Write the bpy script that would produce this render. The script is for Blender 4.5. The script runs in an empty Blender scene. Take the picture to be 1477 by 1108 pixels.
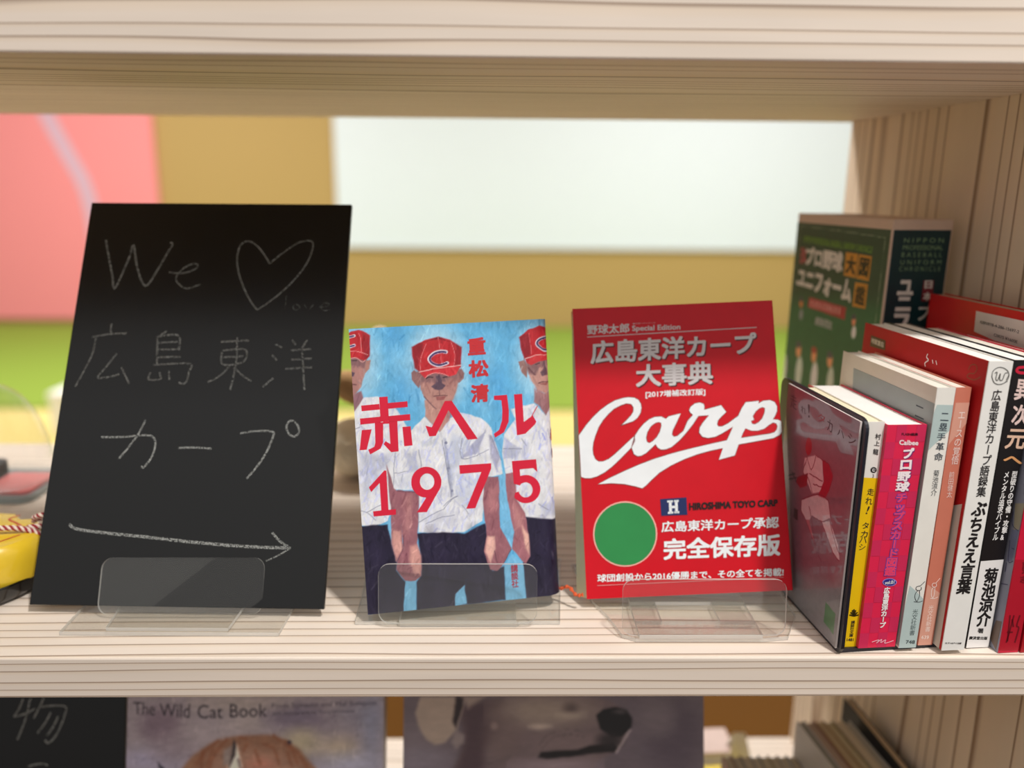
import bpy, bmesh, math, random
import numpy as np
from mathutils import Matrix, Vector
from mathutils.geometry import tessellate_polygon
C = bpy.context.scene.collection
# ---------------------------------------------------------------- camera, sky, lights, exposure
YAW, PITCH, ROLL, FOC = -0.0179, 0.238, 0.0088, 1200.0
fwd = Vector((-math.sin(YAW)*math.cos(PITCH), math.cos(YAW)*math.cos(PITCH), -math.sin(PITCH)))
rt = Vector((math.cos(YAW), math.sin(YAW), 0)); up = rt.cross(fwd)
r2 = rt*math.cos(ROLL)+up*math.sin(ROLL); u2 = -rt*math.sin(ROLL)+up*math.cos(ROLL)
cd = bpy.data.cameras.new('camera'); cam = bpy.data.objects.new('camera', cd); C.objects.link(cam)
m = Matrix((r2, u2, -fwd)).transposed().to_4x4(); m.translation = Vector((0, -0.4646, 0.2887)); cam.matrix_world = m
cd.sensor_width = 36; cd.lens = 36*FOC/1477; cd.clip_start = .01; cd.clip_end = 60
cd.dof.use_dof = True; cd.dof.focus_distance = .525; cd.dof.aperture_fstop = 2.9
bpy.context.scene.camera = cam
sc = bpy.context.scene
sc.view_settings.view_transform = 'Standard'; sc.view_settings.look = 'None'; sc.view_settings.gamma = 1; sc.view_settings.exposure = 0.0
sc.view_settings.use_curve_mapping = False
W = bpy.data.worlds.new('world'); sc.world = W; W.use_nodes = True
_n = W.node_tree.nodes; _l = W.node_tree.links; _tc = _n.new('ShaderNodeTexCoord'); _sp = _n.new('ShaderNodeSeparateXYZ'); _l.new(_tc.outputs['Generated'], _sp.inputs[0])
_mr = _n.new('ShaderNodeMapRange'); _l.new(_sp.outputs[2], _mr.inputs[0])                       # dim around the walls, bright towards the ceiling
for _i, _v in ((1, .05), (2, .9), (3, .10), (4, .85)): _mr.inputs[_i].default_value = _v
_n['Background'].inputs[0].default_value = (1.0, .97, .94, 1); 
_mf = _n.new('ShaderNodeMapRange'); _l.new(_sp.outputs[1], _mf.inputs[0])                       # the lit shop in front of the shelf is brighter than the room behind
for _i, _v in ((1, -1.), (2, .1), (3, .36), (4, 0.)): _mf.inputs[_i].default_value = _v
_ad = _n.new('ShaderNodeMath'); _l.new(_mr.outputs[0], _ad.inputs[0]); _l.new(_mf.outputs[0], _ad.inputs[1]); _l.new(_ad.outputs[0], _n['Background'].inputs[1])
sc.cycles.transparent_max_bounces = 48; sc.cycles.max_bounces = 10
def area(name, loc, target, size, power, col=(1, .96, .92)):
    l = bpy.data.lights.new(name, 'AREA'); l.shape = 'DISK'; l.size = size; l.energy = power; l.color = col
    o = bpy.data.objects.new(name, l); C.objects.link(o); o.location = loc
    o.rotation_euler = (Vector(target)-Vector(loc)).to_track_quat('-Z', 'Y').to_euler(); return o
area('front_ceiling_light', (.67, -.84, 1.85), (0, .05, .1), .15, 36)
area('back_ceiling_light', (-.35, 1.10, 1.80), (0, .35, 0), .3, 46)
area('room_fill_light', (-2.9, 4.6, 1.75), (-2.9, 5.6, -1.1), 2.5, 92, (.97, .98, 1))  # added fill lamps, out of view, that brighten the far carpets and wall
area('room_fill_light', (2.0, 4.6, 1.75), (2.0, 5.6, -1.1), 2.5, 84, (.97, .98, 1))
# ---------------------------------------------------------------- measurements
# books and boards: [base corner, right axis, up axis, outward axis, width, height, depth] in metres
# PRINT: lettering and emblems in millimetres on their own face; PAINT: cover pictures, also in millimetres
POSE = {"chalk": [[-0.3172, 0.054, 0.0071], [0.9994, -0.0357, 0.0019], [0.0151, 0.4708, 0.8821], [-0.0324, -0.8815, 0.4711], 0.2008, 0.299, 0.0], "carp": [[0.0625, 0.0592, 0.0085], [0.9987, -0.0035, 0.0499], [-0.0462, 0.3184, 0.9468], [-0.0192, -0.9479, 0.3179], 0.1429, 0.2036, 0.0], "red": [[-0.0856, 0.0388, 0.0079], [0.988, 0.1508, 0.0338], [-0.06, 0.1725, 0.9832], [0.1424, -0.9734, 0.1795], 0.1323, 0.1901, 0.0], "bunko": [[0.2189, 0.0069, 0.003], [0.995, 0.0998, -0.0054], [0.0053, 0.0005, 1.0], [0.0998, -0.995, -0.0], 0.0113, 0.149, 0.0895], "calbee": [[0.2293, 0.0049, 0.0034], [0.9949, 0.0998, -0.0134], [0.0134, 0.0013, 0.9999], [0.0998, -0.995, -0.0], 0.0249, 0.1474, 0.1023], "nirui": [[0.2553, 0.0052, 0.0033], [0.9949, 0.0998, -0.0174], [0.0173, 0.0017, 0.9998], [0.0998, -0.995, -0.0], 0.0117, 0.1703, 0.1103], "ace": [[0.2693, 0.0086, 0.0032], [0.9949, 0.0998, -0.0118], [0.0117, 0.0012, 0.9999], [0.0998, -0.995, -0.0], 0.0098, 0.1697, 0.106], "goroku": [[0.2812, 0.002, 0.0034], [0.9948, 0.0998, -0.0193], [0.0192, 0.0019, 0.9998], [0.0998, -0.995, -0.0], 0.0152, 0.1869, 0.1365], "ijigen": [[0.3013, 0.0095, 0.0008], [0.9949, 0.0998, -0.0162], [0.0162, 0.0016, 0.9999], [0.0998, -0.995, -0.0], 0.0154, 0.1887, 0.1356], "card": [[0.2146, 0.0047, 0.0036], [0.995, 0.0998, 0.0], [0.0, 0.0, 1.0], [0.0998, -0.995, -0.0], 0.0012, 0.1492, 0.0975], "box": [[0.3, 0.1769, 0.001], [0.9733, 0.2295, -0.0078], [0.0076, 0.0018, 1.0], [0.2295, -0.9733, -0.0], 0.0545, 0.2627, 0.1277], "lchalk": [[-0.5141, 0.075, -0.3735], [1.0, 0.0, 0.0], [0.0, 0.2764, 0.9611], [0.0, -0.9611, 0.2764], 0.209, 0.2642, 0.0], "cat": [[-0.3036, 0.075, -0.3735], [1.0, 0.0, 0.0], [0.0, 0.2764, 0.9611], [0.0, -0.9611, 0.2764], 0.2107, 0.2639, 0.0], "dog": [[-0.0766, 0.075, -0.3735], [1.0, 0.0, 0.0], [0.0, 0.2764, 0.9611], [0.0, -0.9611, 0.2764], 0.2497, 0.2634, 0.0], "redr": [[0.319, 0.004, 0.0005], [0.9949, 0.0998, -0.017], [0.0169, 0.0017, 0.9999], [0.0998, -0.995, -0.0], 0.0135, 0.188, 0.128], "edge": [[0.3335, 0.0045, 0.0005], [0.9949, 0.0998, -0.017], [0.0169, 0.0017, 0.9999], [0.0998, -0.995, -0.0], 0.0115, 0.186, 0.112], "barcode": [[0.352, 0.0469, 0.0005], [0.9916, 0.1296, 0.0], [0.0, 0.0, 1.0], [0.1296, -0.9916, -0.0], 0.012, 0.2073, 0.128]}
PRINT = {
"chalk": [
["L","chalk_short_word",[[15.6,267.9],[19.6,254.3],[24.3,239.4],[27.5,228.7],[31.9,241.4],[35.4,254.5],[37.2,263.9],[41.4,248.9],[46.6,235.9],[51.5,231.4],[57.9,243.5],[63.3,256.6],[66.8,264.2],[64.8,266.4]],1.49,"chalk",1],
["L","chalk_short_word",[[66.8,242.1],[77.4,241.4],[85.8,244.6],[88.1,247.5],[85.3,249.3],[78.6,246.4],[74.0,240.8],[72.8,236.2],[76.8,231.6],[82.3,229.3],[91.5,232.7]],1.01,"chalk",1],
["L","chalk_heart",[[142.1,249.8],[137.1,257.3],[129.3,265.7],[122.1,267.5],[117.7,261.8],[117.6,249.6],[121.5,236.6],[129.0,222.0],[135.9,213.0]],1.12,"chalk",1],
["L","chalk_heart",[[142.1,249.8],[151.0,258.3],[162.6,266.9],[171.2,268.5],[173.7,264.2],[170.8,252.0],[163.1,238.9],[153.6,227.7],[142.4,217.6],[135.9,213.0]],1.01,"chalk",1],
["L","chalk_small_word",[[157.0,224.1],[156.5,213.2]],0.55,"chalkdim",1],
["L","chalk_small_word",[[162.5,216.0],[164.8,217.3],[167.7,215.5],[166.0,213.3],[163.0,214.0],[162.5,216.0]],0.54,"chalkdim",1],
["L","chalk_small_word",[[170.8,217.3],[174.6,213.8],[178.1,219.2]],0.54,"chalkdim",1],
["L","chalk_small_word",[[181.3,215.6],[187.3,216.2],[189.2,218.1],[185.4,218.9],[183.0,215.6],[185.8,213.0],[190.9,213.9]],0.54,"chalkdim",1],
["L","chalk_lettering",[[29.0,201.1],[29.3,193.5]],1.36,"chalk",1],
["L","chalk_lettering",[[16.0,190.5],[28.0,193.0],[41.3,193.7]],1.35,"chalk",1],
["L","chalk_lettering",[[18.9,190.2],[18.1,177.8],[13.3,163.7],[9.0,152.8]],1.35,"chalk",1],
["L","chalk_lettering",[[36.0,178.3],[29.7,168.2],[24.6,160.0],[32.5,160.4],[39.8,162.6]],1.33,"chalk",1],
["L","chalk_lettering",[[40.8,167.8],[44.1,162.3],[48.0,155.7]],1.32,"chalk",1],
["L","chalk_lettering",[[70.6,195.8],[66.7,192.5]],1.35,"chalk",1],
["L","chalk_lettering",[[64.3,191.6],[66.6,169.9]],1.34,"chalk",1],
["L","chalk_lettering",[[64.3,191.6],[79.6,192.6],[81.5,182.0]],1.34,"chalk",1],
["L","chalk_lettering",[[64.9,186.8],[79.8,187.7]],1.34,"chalk",1],
["L","chalk_lettering",[[65.5,181.5],[82.2,182.0]],1.33,"chalk",1],
["L","chalk_lettering",[[65.9,175.7],[83.2,176.4]],1.33,"chalk",1],
["L","chalk_lettering",[[63.9,169.8],[90.2,171.2],[90.5,164.5],[90.0,158.4],[87.2,155.8],[84.1,157.0]],1.32,"chalk",1],
["L","chalk_lettering",[[62.5,164.2],[62.0,159.0],[70.0,158.7]],1.31,"chalk",1],
["L","chalk_lettering",[[69.3,164.3],[71.0,159.1]],1.31,"chalk",1],
["L","chalk_lettering",[[75.9,166.1],[77.1,158.8]],1.31,"chalk",1],
["L","chalk_lettering",[[111.7,188.0],[132.1,189.3]],1.33,"chalk",1],
["L","chalk_lettering",[[123.4,191.3],[124.4,171.9],[122.2,151.9]],1.34,"chalk",1],
["L","chalk_lettering",[[113.3,181.5],[114.7,170.9],[129.4,172.8],[130.2,182.2],[113.3,181.3]],1.33,"chalk",1],
["L","chalk_lettering",[[114.2,176.2],[129.3,177.2]],1.32,"chalk",1],
["L","chalk_lettering",[[119.6,169.2],[113.6,162.2],[105.3,157.4]],1.31,"chalk",1],
["L","chalk_lettering",[[123.1,168.4],[130.4,162.4],[136.7,158.5]],1.31,"chalk",1],
["L","chalk_lettering",[[151.9,186.7],[156.9,184.2]],1.33,"chalk",1],
["L","chalk_lettering",[[150.1,178.3],[153.9,174.3]],1.32,"chalk",1],
["L","chalk_lettering",[[145.5,154.4],[152.5,160.9]],1.29,"chalk",1],
["L","chalk_lettering",[[163.9,190.0],[166.8,186.1]],1.33,"chalk",1],
["L","chalk_lettering",[[175.0,190.1],[171.7,183.9]],1.33,"chalk",1],
["L","chalk_lettering",[[163.4,182.0],[178.6,183.1]],1.32,"chalk",1],
["L","chalk_lettering",[[164.5,175.0],[179.6,176.0]],1.32,"chalk",1],
["L","chalk_lettering",[[160.7,167.9],[180.5,169.4]],1.31,"chalk",1],
["L","chalk_lettering",[[171.8,183.0],[175.9,152.5]],1.32,"chalk",1],
["L","chalk_katakana_word",[[33.2,116.1],[48.1,116.3],[65.4,117.9],[71.4,115.4],[72.6,109.6],[71.0,101.7],[66.3,94.7],[64.7,95.9]],1.32,"chalk",1],
["L","chalk_katakana_word",[[63.5,128.9],[59.3,118.2],[52.8,107.6],[47.6,100.2]],1.33,"chalk",1],
["L","chalk_katakana_word",[[89.6,108.9],[101.4,109.4],[113.0,108.7]],1.3,"chalk",1],
["L","chalk_katakana_word",[[132.6,120.0],[143.8,121.9],[155.2,121.5],[156.3,118.5],[152.2,106.2],[146.2,95.7],[140.1,87.8]],1.31,"chalk",1],
["L","chalk_katakana_word",[[165.0,124.0],[166.3,128.8],[170.3,129.3],[173.8,124.9],[174.0,120.5],[171.2,118.2],[167.6,119.9],[165.0,124.0]],1.31,"chalk",1],
["L","chalk_arrow",[[19.3,54.3],[26.1,51.0],[48.6,48.5],[74.4,46.4],[108.8,43.2],[142.8,41.0],[175.0,40.3]],2.02,"chalk",1],
["L","chalk_arrow",[[161.4,50.6],[167.9,44.4],[175.0,40.3]],1.61,"chalk",1],
["L","chalk_arrow",[[175.0,40.3],[167.0,35.3],[158.9,31.4]],0.94,"chalk",1]],
"lchalk": [
["L","chalk_lettering",[[125.4,255.9],[122.1,247.7],[117.8,241.1]],1.46,"chalk",1],
["L","chalk_lettering",[[117.8,241.1],[126.7,243.3],[135.1,247.7]],1.46,"chalk",1],
["L","chalk_lettering",[[131.1,257.2],[128.1,241.1],[121.5,222.5]],1.46,"chalk",1],
["L","chalk_lettering",[[142.2,256.6],[138.0,247.7],[134.4,240.1]],1.46,"chalk",1],
["L","chalk_lettering",[[138.0,249.0],[149.4,250.1],[159.0,249.5],[160.1,244.8],[153.8,227.7],[147.0,220.1],[143.9,222.4]],1.46,"chalk",1],
["L","chalk_lettering",[[148.2,244.8],[143.1,235.3],[137.6,227.8]],1.46,"chalk",1],
["L","chalk_lettering",[[154.1,241.4],[149.9,232.5],[145.3,225.8]],1.46,"chalk",1],
["L","chalk_lettering",[[130.7,200.9],[139.2,203.1],[146.9,202.0]],1.45,"chalk",1]],
"carp": [
["T","lettering","野球太郎",[[9.8,191.4],[39.9,191.5],[39.8,184.7],[9.8,184.5]],[205,200,200],0.02],
["T","lettering","Special Edition",[[41.9,189.6],[76.3,189.3],[76.0,184.3],[41.7,184.6]],[205,200,200],0.02],
["T","lettering","廣済堂ベストムック",[[42.3,191.4],[58.6,191.5],[58.6,190.7],[42.3,190.6]],[205,200,200],0],
["G","lettering",[[9.6,183.1],[130.5,184.8],[130.4,184.3],[9.6,182.6]],[205,200,200],0],
["T","title","広島東洋カープ",[[12.7,179.0],[130.7,180.4],[129.3,164.7],[11.8,162.6]],[75,0,10],0.026],
["UP"],
["T","title","広島東洋カープ",[[11.9,179.9],[129.9,181.3],[128.6,165.6],[11.0,163.4]],[205,200,200],0.026],
["T","title","大事典",[[43.6,160.8],[98.3,161.1],[97.6,144.6],[43.0,144.8]],[75,0,10],0.026],
["UP"],
["T","title","大事典",[[42.9,161.7],[97.5,162.0],[96.8,145.5],[42.2,145.7]],[205,200,200],0.026],
["T","lettering","[2017増補改訂版]",[[48.8,142.6],[91.1,142.5],[90.8,137.4],[48.5,137.2]],[232,236,238],0.02],
["G","script_logo",[[36.6,103.1],[39.4,111.6],[42.4,115.7],[45.9,119.5],[50.1,122.7],[54.2,124.2],[58.8,124.3],[62.0,122.5],[64.1,124.2],[72.8,125.9],[69.8,119.8],[66.5,114.0],[65.8,111.1],[66.9,109.7],[69.2,110.1],[73.7,113.4],[77.0,120.2],[79.1,122.4],[81.1,124.3],[79.3,125.9],[78.6,127.7],[79.9,130.3],[83.1,132.5],[86.7,133.0],[89.3,131.9],[89.9,129.9],[89.4,127.7],[101.5,130.5],[105.0,125.3],[101.6,122.4],[98.8,119.6],[98.0,117.0],[98.6,115.6],[101.2,115.5],[105.3,117.3],[109.5,120.1],[112.9,122.3],[115.9,127.8],[118.9,131.8],[128.5,132.4],[127.9,130.6],[131.5,132.3],[136.2,132.6],[139.4,131.1],[141.0,128.0],[140.8,124.4],[139.4,121.5],[137.5,118.8],[140.5,118.6],[143.4,117.3],[144.0,112.7],[143.0,109.4],[141.4,107.5],[136.9,105.4],[127.6,104.1],[112.1,102.0],[108.9,94.4],[97.4,91.9],[100.7,100.0],[91.5,98.4],[82.1,96.2],[74.0,93.6],[67.3,90.9],[63.3,89.1],[55.2,84.6],[49.6,79.9],[45.5,76.2],[42.6,74.3],[38.2,75.8],[30.4,77.8],[21.2,78.8],[11.7,78.6],[20.1,82.8],[30.9,87.3],[41.7,91.4],[52.5,94.9],[63.2,97.7],[67.7,98.7],[67.8,98.8],[81.1,101.5],[95.8,104.2],[103.9,105.6],[108.8,114.8],[101.5,110.5],[96.1,108.1],[90.8,107.4],[86.9,108.5],[84.7,111.6],[85.3,115.2],[87.5,118.4],[92.4,123.5],[85.1,123.2],[80.8,117.4],[75.1,111.0],[71.6,107.5],[68.1,104.6],[64.8,102.2],[60.7,100.8],[57.4,100.7],[54.9,102.3],[53.7,104.7],[50.9,102.2],[46.7,98.7],[43.3,97.1],[40.7,96.8],[38.1,98.4]],[232,236,238],0],
["G","script_logo",[[30.0,119.0],[38.9,121.5],[42.2,123.8],[44.5,127.2],[45.4,130.8],[45.1,133.8],[43.6,136.6],[40.7,138.4],[36.4,138.9],[32.4,138.5],[27.0,137.1],[21.6,134.4],[16.1,130.7],[10.5,125.8],[5.6,120.6],[-0.1,113.3],[0.0,104.4],[0.1,93.8],[0.1,84.3],[3.0,83.1],[7.0,82.9],[11.6,84.0],[17.0,86.6],[22.5,90.4],[27.4,94.6],[32.2,99.0],[36.4,102.8],[39.3,107.9],[39.4,111.6],[34.7,107.8],[29.2,103.1],[24.3,99.0],[20.2,96.1],[16.2,94.6],[13.2,94.6],[11.0,96.3],[9.7,99.7],[9.5,103.3],[10.2,107.9],[11.8,112.4],[14.4,118.3],[17.7,123.1],[21.9,127.5],[26.0,130.9],[30.8,133.1],[34.8,134.3],[38.1,133.7],[39.5,131.4],[39.2,128.5],[37.4,125.9],[33.8,122.4]],[232,236,238],0],
["L","script_logo",[[36.6,103.1],[39.4,111.6],[42.4,115.7],[45.9,119.5],[50.1,122.7],[54.2,124.2],[58.8,124.3],[62.0,122.5],[64.1,124.2],[72.8,125.9],[69.8,119.8],[66.5,114.0],[65.8,111.1],[66.9,109.7],[69.2,110.1],[73.7,113.4],[77.0,120.2],[79.1,122.4],[81.1,124.3],[79.3,125.9],[78.6,127.7],[79.9,130.3],[83.1,132.5],[86.7,133.0],[89.3,131.9],[89.9,129.9],[89.4,127.7],[101.5,130.5],[105.0,125.3],[101.6,122.4],[98.8,119.6],[98.0,117.0],[98.6,115.6],[101.2,115.5],[105.3,117.3],[109.5,120.1],[112.9,122.3],[115.9,127.8],[118.9,131.8],[128.5,132.4],[127.9,130.6],[131.5,132.3],[136.2,132.6],[139.4,131.1],[141.0,128.0],[140.8,124.4],[139.4,121.5],[137.5,118.8],[140.5,118.6],[143.4,117.3],[144.0,112.7],[143.0,109.4],[141.4,107.5],[136.9,105.4],[127.6,104.1],[112.1,102.0],[108.9,94.4],[97.4,91.9],[100.7,100.0],[91.5,98.4],[82.1,96.2],[74.0,93.6],[67.3,90.9],[63.3,89.1],[55.2,84.6],[49.6,79.9],[45.5,76.2],[42.6,74.3],[38.2,75.8],[30.4,77.8],[21.2,78.8],[11.7,78.6],[20.1,82.8],[30.9,87.3],[41.7,91.4],[52.5,94.9],[63.2,97.7],[67.7,98.7],[67.8,98.8],[81.1,101.5],[95.8,104.2],[103.9,105.6],[108.8,114.8],[101.5,110.5],[96.1,108.1],[90.8,107.4],[86.9,108.5],[84.7,111.6],[85.3,115.2],[87.5,118.4],[92.4,123.5],[85.1,123.2],[80.8,117.4],[75.1,111.0],[71.6,107.5],[68.1,104.6],[64.8,102.2],[60.7,100.8],[57.4,100.7],[54.9,102.3],[53.7,104.7],[50.9,102.2],[46.7,98.7],[43.3,97.1],[40.7,96.8],[38.1,98.4],[36.6,103.1]],0.49,[140,70,70],0],
["L","script_logo",[[30.0,119.0],[38.9,121.5],[42.2,123.8],[44.5,127.2],[45.4,130.8],[45.1,133.8],[43.6,136.6],[40.7,138.4],[36.4,138.9],[32.4,138.5],[27.0,137.1],[21.6,134.4],[16.1,130.7],[10.5,125.8],[5.6,120.6],[-0.1,113.3],[0.0,104.4],[0.1,93.8],[0.1,84.3],[3.0,83.1],[7.0,82.9],[11.6,84.0],[17.0,86.6],[22.5,90.4],[27.4,94.6],[32.2,99.0],[36.4,102.8],[39.3,107.9],[39.4,111.6],[34.7,107.8],[29.2,103.1],[24.3,99.0],[20.2,96.1],[16.2,94.6],[13.2,94.6],[11.0,96.3],[9.7,99.7],[9.5,103.3],[10.2,107.9],[11.8,112.4],[14.4,118.3],[17.7,123.1],[21.9,127.5],[26.0,130.9],[30.8,133.1],[34.8,134.3],[38.1,133.7],[39.5,131.4],[39.2,128.5],[37.4,125.9],[33.8,122.4],[30.0,119.0]],0.49,[140,70,70],0],
["UP"],
["G","script_logo",[[58.2,119.7],[58.4,117.7],[57.2,113.8],[54.7,109.9],[51.9,107.4],[49.5,106.0],[47.9,106.9],[47.5,109.6],[48.6,113.5],[51.1,117.3],[54.6,119.7],[56.6,120.1]],[200,6,28],0],
["L","script_logo",[[58.2,119.7],[58.4,117.7],[57.2,113.8],[54.7,109.9],[51.9,107.4],[49.5,106.0],[47.9,106.9],[47.5,109.6],[48.6,113.5],[51.1,117.3],[54.6,119.7],[56.6,120.1],[58.2,119.7]],0.49,[140,70,70],0],
["G","script_logo",[[132.1,126.8],[131.6,123.8],[129.7,119.9],[127.2,117.4],[124.4,116.0],[122.5,116.4],[122.1,118.2],[123.3,118.5],[124.3,119.1],[123.5,121.5],[125.7,124.7],[128.5,126.9],[130.5,127.4]],[200,6,28],0],
["L","script_logo",[[132.1,126.8],[131.6,123.8],[129.7,119.9],[127.2,117.4],[124.4,116.0],[122.5,116.4],[122.1,118.2],[123.3,118.5],[124.3,119.1],[123.5,121.5],[125.7,124.7],[128.5,126.9],[130.5,127.4],[132.1,126.8]],0.49,[140,70,70],0],
["G","script_logo",[[137.3,116.3],[139.3,115.6],[140.0,113.8],[139.3,111.5],[137.6,109.8],[134.5,109.0],[114.2,106.9],[115.7,109.9],[117.6,113.1],[121.4,111.3],[126.1,111.0],[130.8,112.2],[134.3,114.7]],[200,6,28],0],
["L","script_logo",[[137.3,116.3],[139.3,115.6],[140.0,113.8],[139.3,111.5],[137.6,109.8],[134.5,109.0],[114.2,106.9],[115.7,109.9],[117.6,113.1],[121.4,111.3],[126.1,111.0],[130.8,112.2],[134.3,114.7],[137.3,116.3]],0.49,[140,70,70],0],
["G","emblem",[[51.3,42.5],[50.8,39.0],[49.8,35.6],[48.3,32.4],[46.2,29.4],[43.8,26.8],[41.0,24.7],[37.9,23.0],[34.6,21.8],[31.2,21.1],[27.7,21.0],[24.2,21.4],[20.9,22.3],[17.7,23.8],[14.8,25.8],[12.3,28.2],[10.2,31.0],[8.5,34.1],[7.3,37.4],[6.7,40.9],[6.6,44.4],[7.0,47.9],[8.0,51.3],[9.5,54.5],[11.5,57.5],[14.0,60.1],[16.8,62.3],[19.9,64.0],[23.2,65.2],[26.6,65.9],[30.2,66.1],[33.7,65.6],[37.0,64.6],[40.2,63.1],[43.1,61.2],[45.6,58.7],[47.8,55.9],[49.4,52.8],[50.6,49.5],[51.2,46.0]],[240,170,160],0],
["UP"],
["G","emblem",[[50.3,42.5],[49.9,39.1],[48.9,35.9],[47.4,32.8],[45.5,30.0],[43.2,27.5],[40.5,25.4],[37.6,23.8],[34.4,22.6],[31.1,22.0],[27.7,21.9],[24.4,22.3],[21.2,23.2],[18.2,24.6],[15.4,26.5],[13.0,28.8],[10.9,31.5],[9.3,34.4],[8.2,37.6],[7.6,41.0],[7.5,44.4],[8.0,47.7],[8.9,51.0],[10.4,54.1],[12.3,56.9],[14.6,59.4],[17.3,61.5],[20.2,63.2],[23.4,64.3],[26.7,65.0],[30.1,65.1],[33.5,64.7],[36.7,63.8],[39.7,62.3],[42.5,60.4],[44.9,58.1],[47.0,55.4],[48.6,52.4],[49.7,49.2],[50.3,45.9]],[40,135,70],0],
["G","emblem",[[54.7,66.5],[73.1,66.9],[73.1,54.8],[54.8,54.8]],[22,38,90],0],
["UP"],
["G","emblem",[[59.6,65.3],[63.5,65.3],[63.4,63.9],[59.5,63.9]],[232,236,238],0],
["G","emblem",[[64.3,65.4],[67.5,65.4],[67.4,64.0],[64.2,64.0]],[232,236,238],0],
["G","emblem",[[60.6,65.2],[62.5,65.2],[62.4,56.2],[60.5,56.2]],[232,236,238],0],
["G","emblem",[[64.9,65.3],[66.8,65.3],[66.5,56.3],[64.6,56.3]],[232,236,238],0],
["G","emblem",[[61.1,61.4],[65.9,61.5],[65.8,59.8],[61.0,59.8]],[232,236,238],0],
["G","emblem",[[59.6,57.4],[63.3,57.5],[63.2,56.1],[59.5,56.0]],[232,236,238],0],
["G","emblem",[[64.1,57.6],[67.5,57.5],[67.4,56.2],[64.0,56.2]],[232,236,238],0],
["T","lettering","HIROSHIMA TOYO CARP",[[74.6,63.0],[136.7,62.8],[136.4,58.0],[74.4,57.8]],[25,5,10],0.045],
["T","lettering","広島東洋カープ承認",[[54.6,51.0],[136.6,50.9],[136.1,43.1],[54.2,43.5]],[232,236,238],0.02],
["T","lettering","完全保存版",[[55.1,39.0],[136.7,39.0],[135.8,24.0],[54.6,24.4]],[232,236,238],0.028],
["T","lettering","球団創設から2016優勝まで、その全てを掲載!",[[8.0,16.7],[137.5,15.5],[137.1,10.0],[7.9,11.3]],[232,236,238],0.02],
["G","lettering",[[7.8,9.2],[137.0,9.3],[137.0,9.0],[7.8,8.8]],[225,150,150],0]],
"red": [
["G","title",[[16.7,144.6],[22.2,144.6],[22.1,128.5],[16.6,128.2]],[214,30,60],0],
["G","title",[[4.7,139.8],[16.5,140.1],[16.6,136.4],[4.8,136.1]],[214,30,60],0],
["G","title",[[22.1,140.3],[34.9,140.6],[34.9,136.8],[22.1,136.5]],[214,30,60],0],
["G","title",[[3.4,131.3],[16.8,131.7],[16.7,127.8],[3.4,127.3]],[214,30,60],0],
["G","title",[[22.0,131.7],[36.2,132.0],[36.1,127.9],[22.0,127.8]],[214,30,60],0],
["G","title",[[12.8,128.0],[18.3,127.9],[17.4,114.5],[15.5,110.6],[8.5,107.2],[7.4,110.4],[11.4,112.0],[12.3,114.6]],[214,30,60],0],
["G","title",[[22.0,128.1],[27.5,128.0],[27.1,107.8],[22.2,107.6],[17.6,113.4],[19.0,115.2],[22.0,113.1]],[214,30,60],0],
["G","title",[[4.1,123.7],[10.5,123.7],[6.4,110.5],[1.8,110.5]],[214,30,60],0],
["G","title",[[30.6,123.8],[36.0,123.9],[36.5,111.1],[31.0,110.9]],[214,30,60],0],
["G","title",[[18.3,128.3],[22.1,128.4],[22.0,126.7],[18.2,126.7]],[214,30,60],0],
["G","title",[[45.8,123.6],[49.9,122.2],[59.6,139.1],[64.2,139.0],[80.2,112.2],[73.3,112.1],[61.7,132.9],[52.2,116.3],[47.9,116.2]],[214,30,60],0],
["G","title",[[92.7,140.4],[101.6,140.5],[102.4,130.1],[101.8,122.3],[98.2,115.3],[91.9,112.1],[91.2,114.7],[95.0,117.2],[97.3,123.7],[97.9,130.4],[97.6,137.1],[92.7,137.6]],[214,30,60],0],
["G","title",[[106.4,140.4],[112.0,140.5],[112.1,121.3],[117.3,124.6],[121.9,131.9],[125.0,129.8],[119.9,119.3],[112.8,113.3],[106.9,112.6]],[214,30,60],0],
["G","title",[[6.2,85.4],[17.0,95.9],[18.3,95.6],[18.0,69.4],[22.9,69.4],[22.7,65.7],[8.1,65.7],[7.9,69.2],[13.3,69.4],[13.4,87.8],[7.5,82.2]],[214,30,60],0],
["G","title",[[53.1,81.1],[43.2,65.6],[36.6,65.9],[47.4,81.1]],[214,30,60],0],
["UP"],
["G","title",[[54.1,84.9],[53.8,83.1],[49.3,84.7],[49.4,85.7]],[214,30,60],0],
["G","title",[[53.8,83.1],[53.3,81.4],[49.0,83.8],[49.3,84.7]],[214,30,60],0],
["G","title",[[53.3,81.4],[52.4,79.8],[48.6,82.9],[49.0,83.8]],[214,30,60],0],
["G","title",[[52.4,79.8],[51.3,78.4],[48.1,82.2],[48.6,82.9]],[214,30,60],0],
["G","title",[[51.3,78.4],[50.0,77.3],[47.4,81.6],[48.1,82.2]],[214,30,60],0],
["G","title",[[50.0,77.3],[48.5,76.4],[46.7,81.1],[47.4,81.6]],[214,30,60],0],
["G","title",[[48.5,76.4],[46.9,75.7],[45.9,80.7],[46.7,81.1]],[214,30,60],0],
["G","title",[[46.9,75.7],[45.2,75.4],[45.1,80.6],[45.9,80.7]],[214,30,60],0],
["G","title",[[45.2,75.4],[43.4,75.4],[44.3,80.5],[45.1,80.6]],[214,30,60],0],
["G","title",[[43.4,75.4],[41.7,75.7],[43.5,80.7],[44.3,80.5]],[214,30,60],0],
["G","title",[[41.7,75.7],[40.0,76.3],[42.7,81.0],[43.5,80.7]],[214,30,60],0],
["G","title",[[40.0,76.3],[38.5,77.2],[41.9,81.5],[42.7,81.0]],[214,30,60],0],
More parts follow.
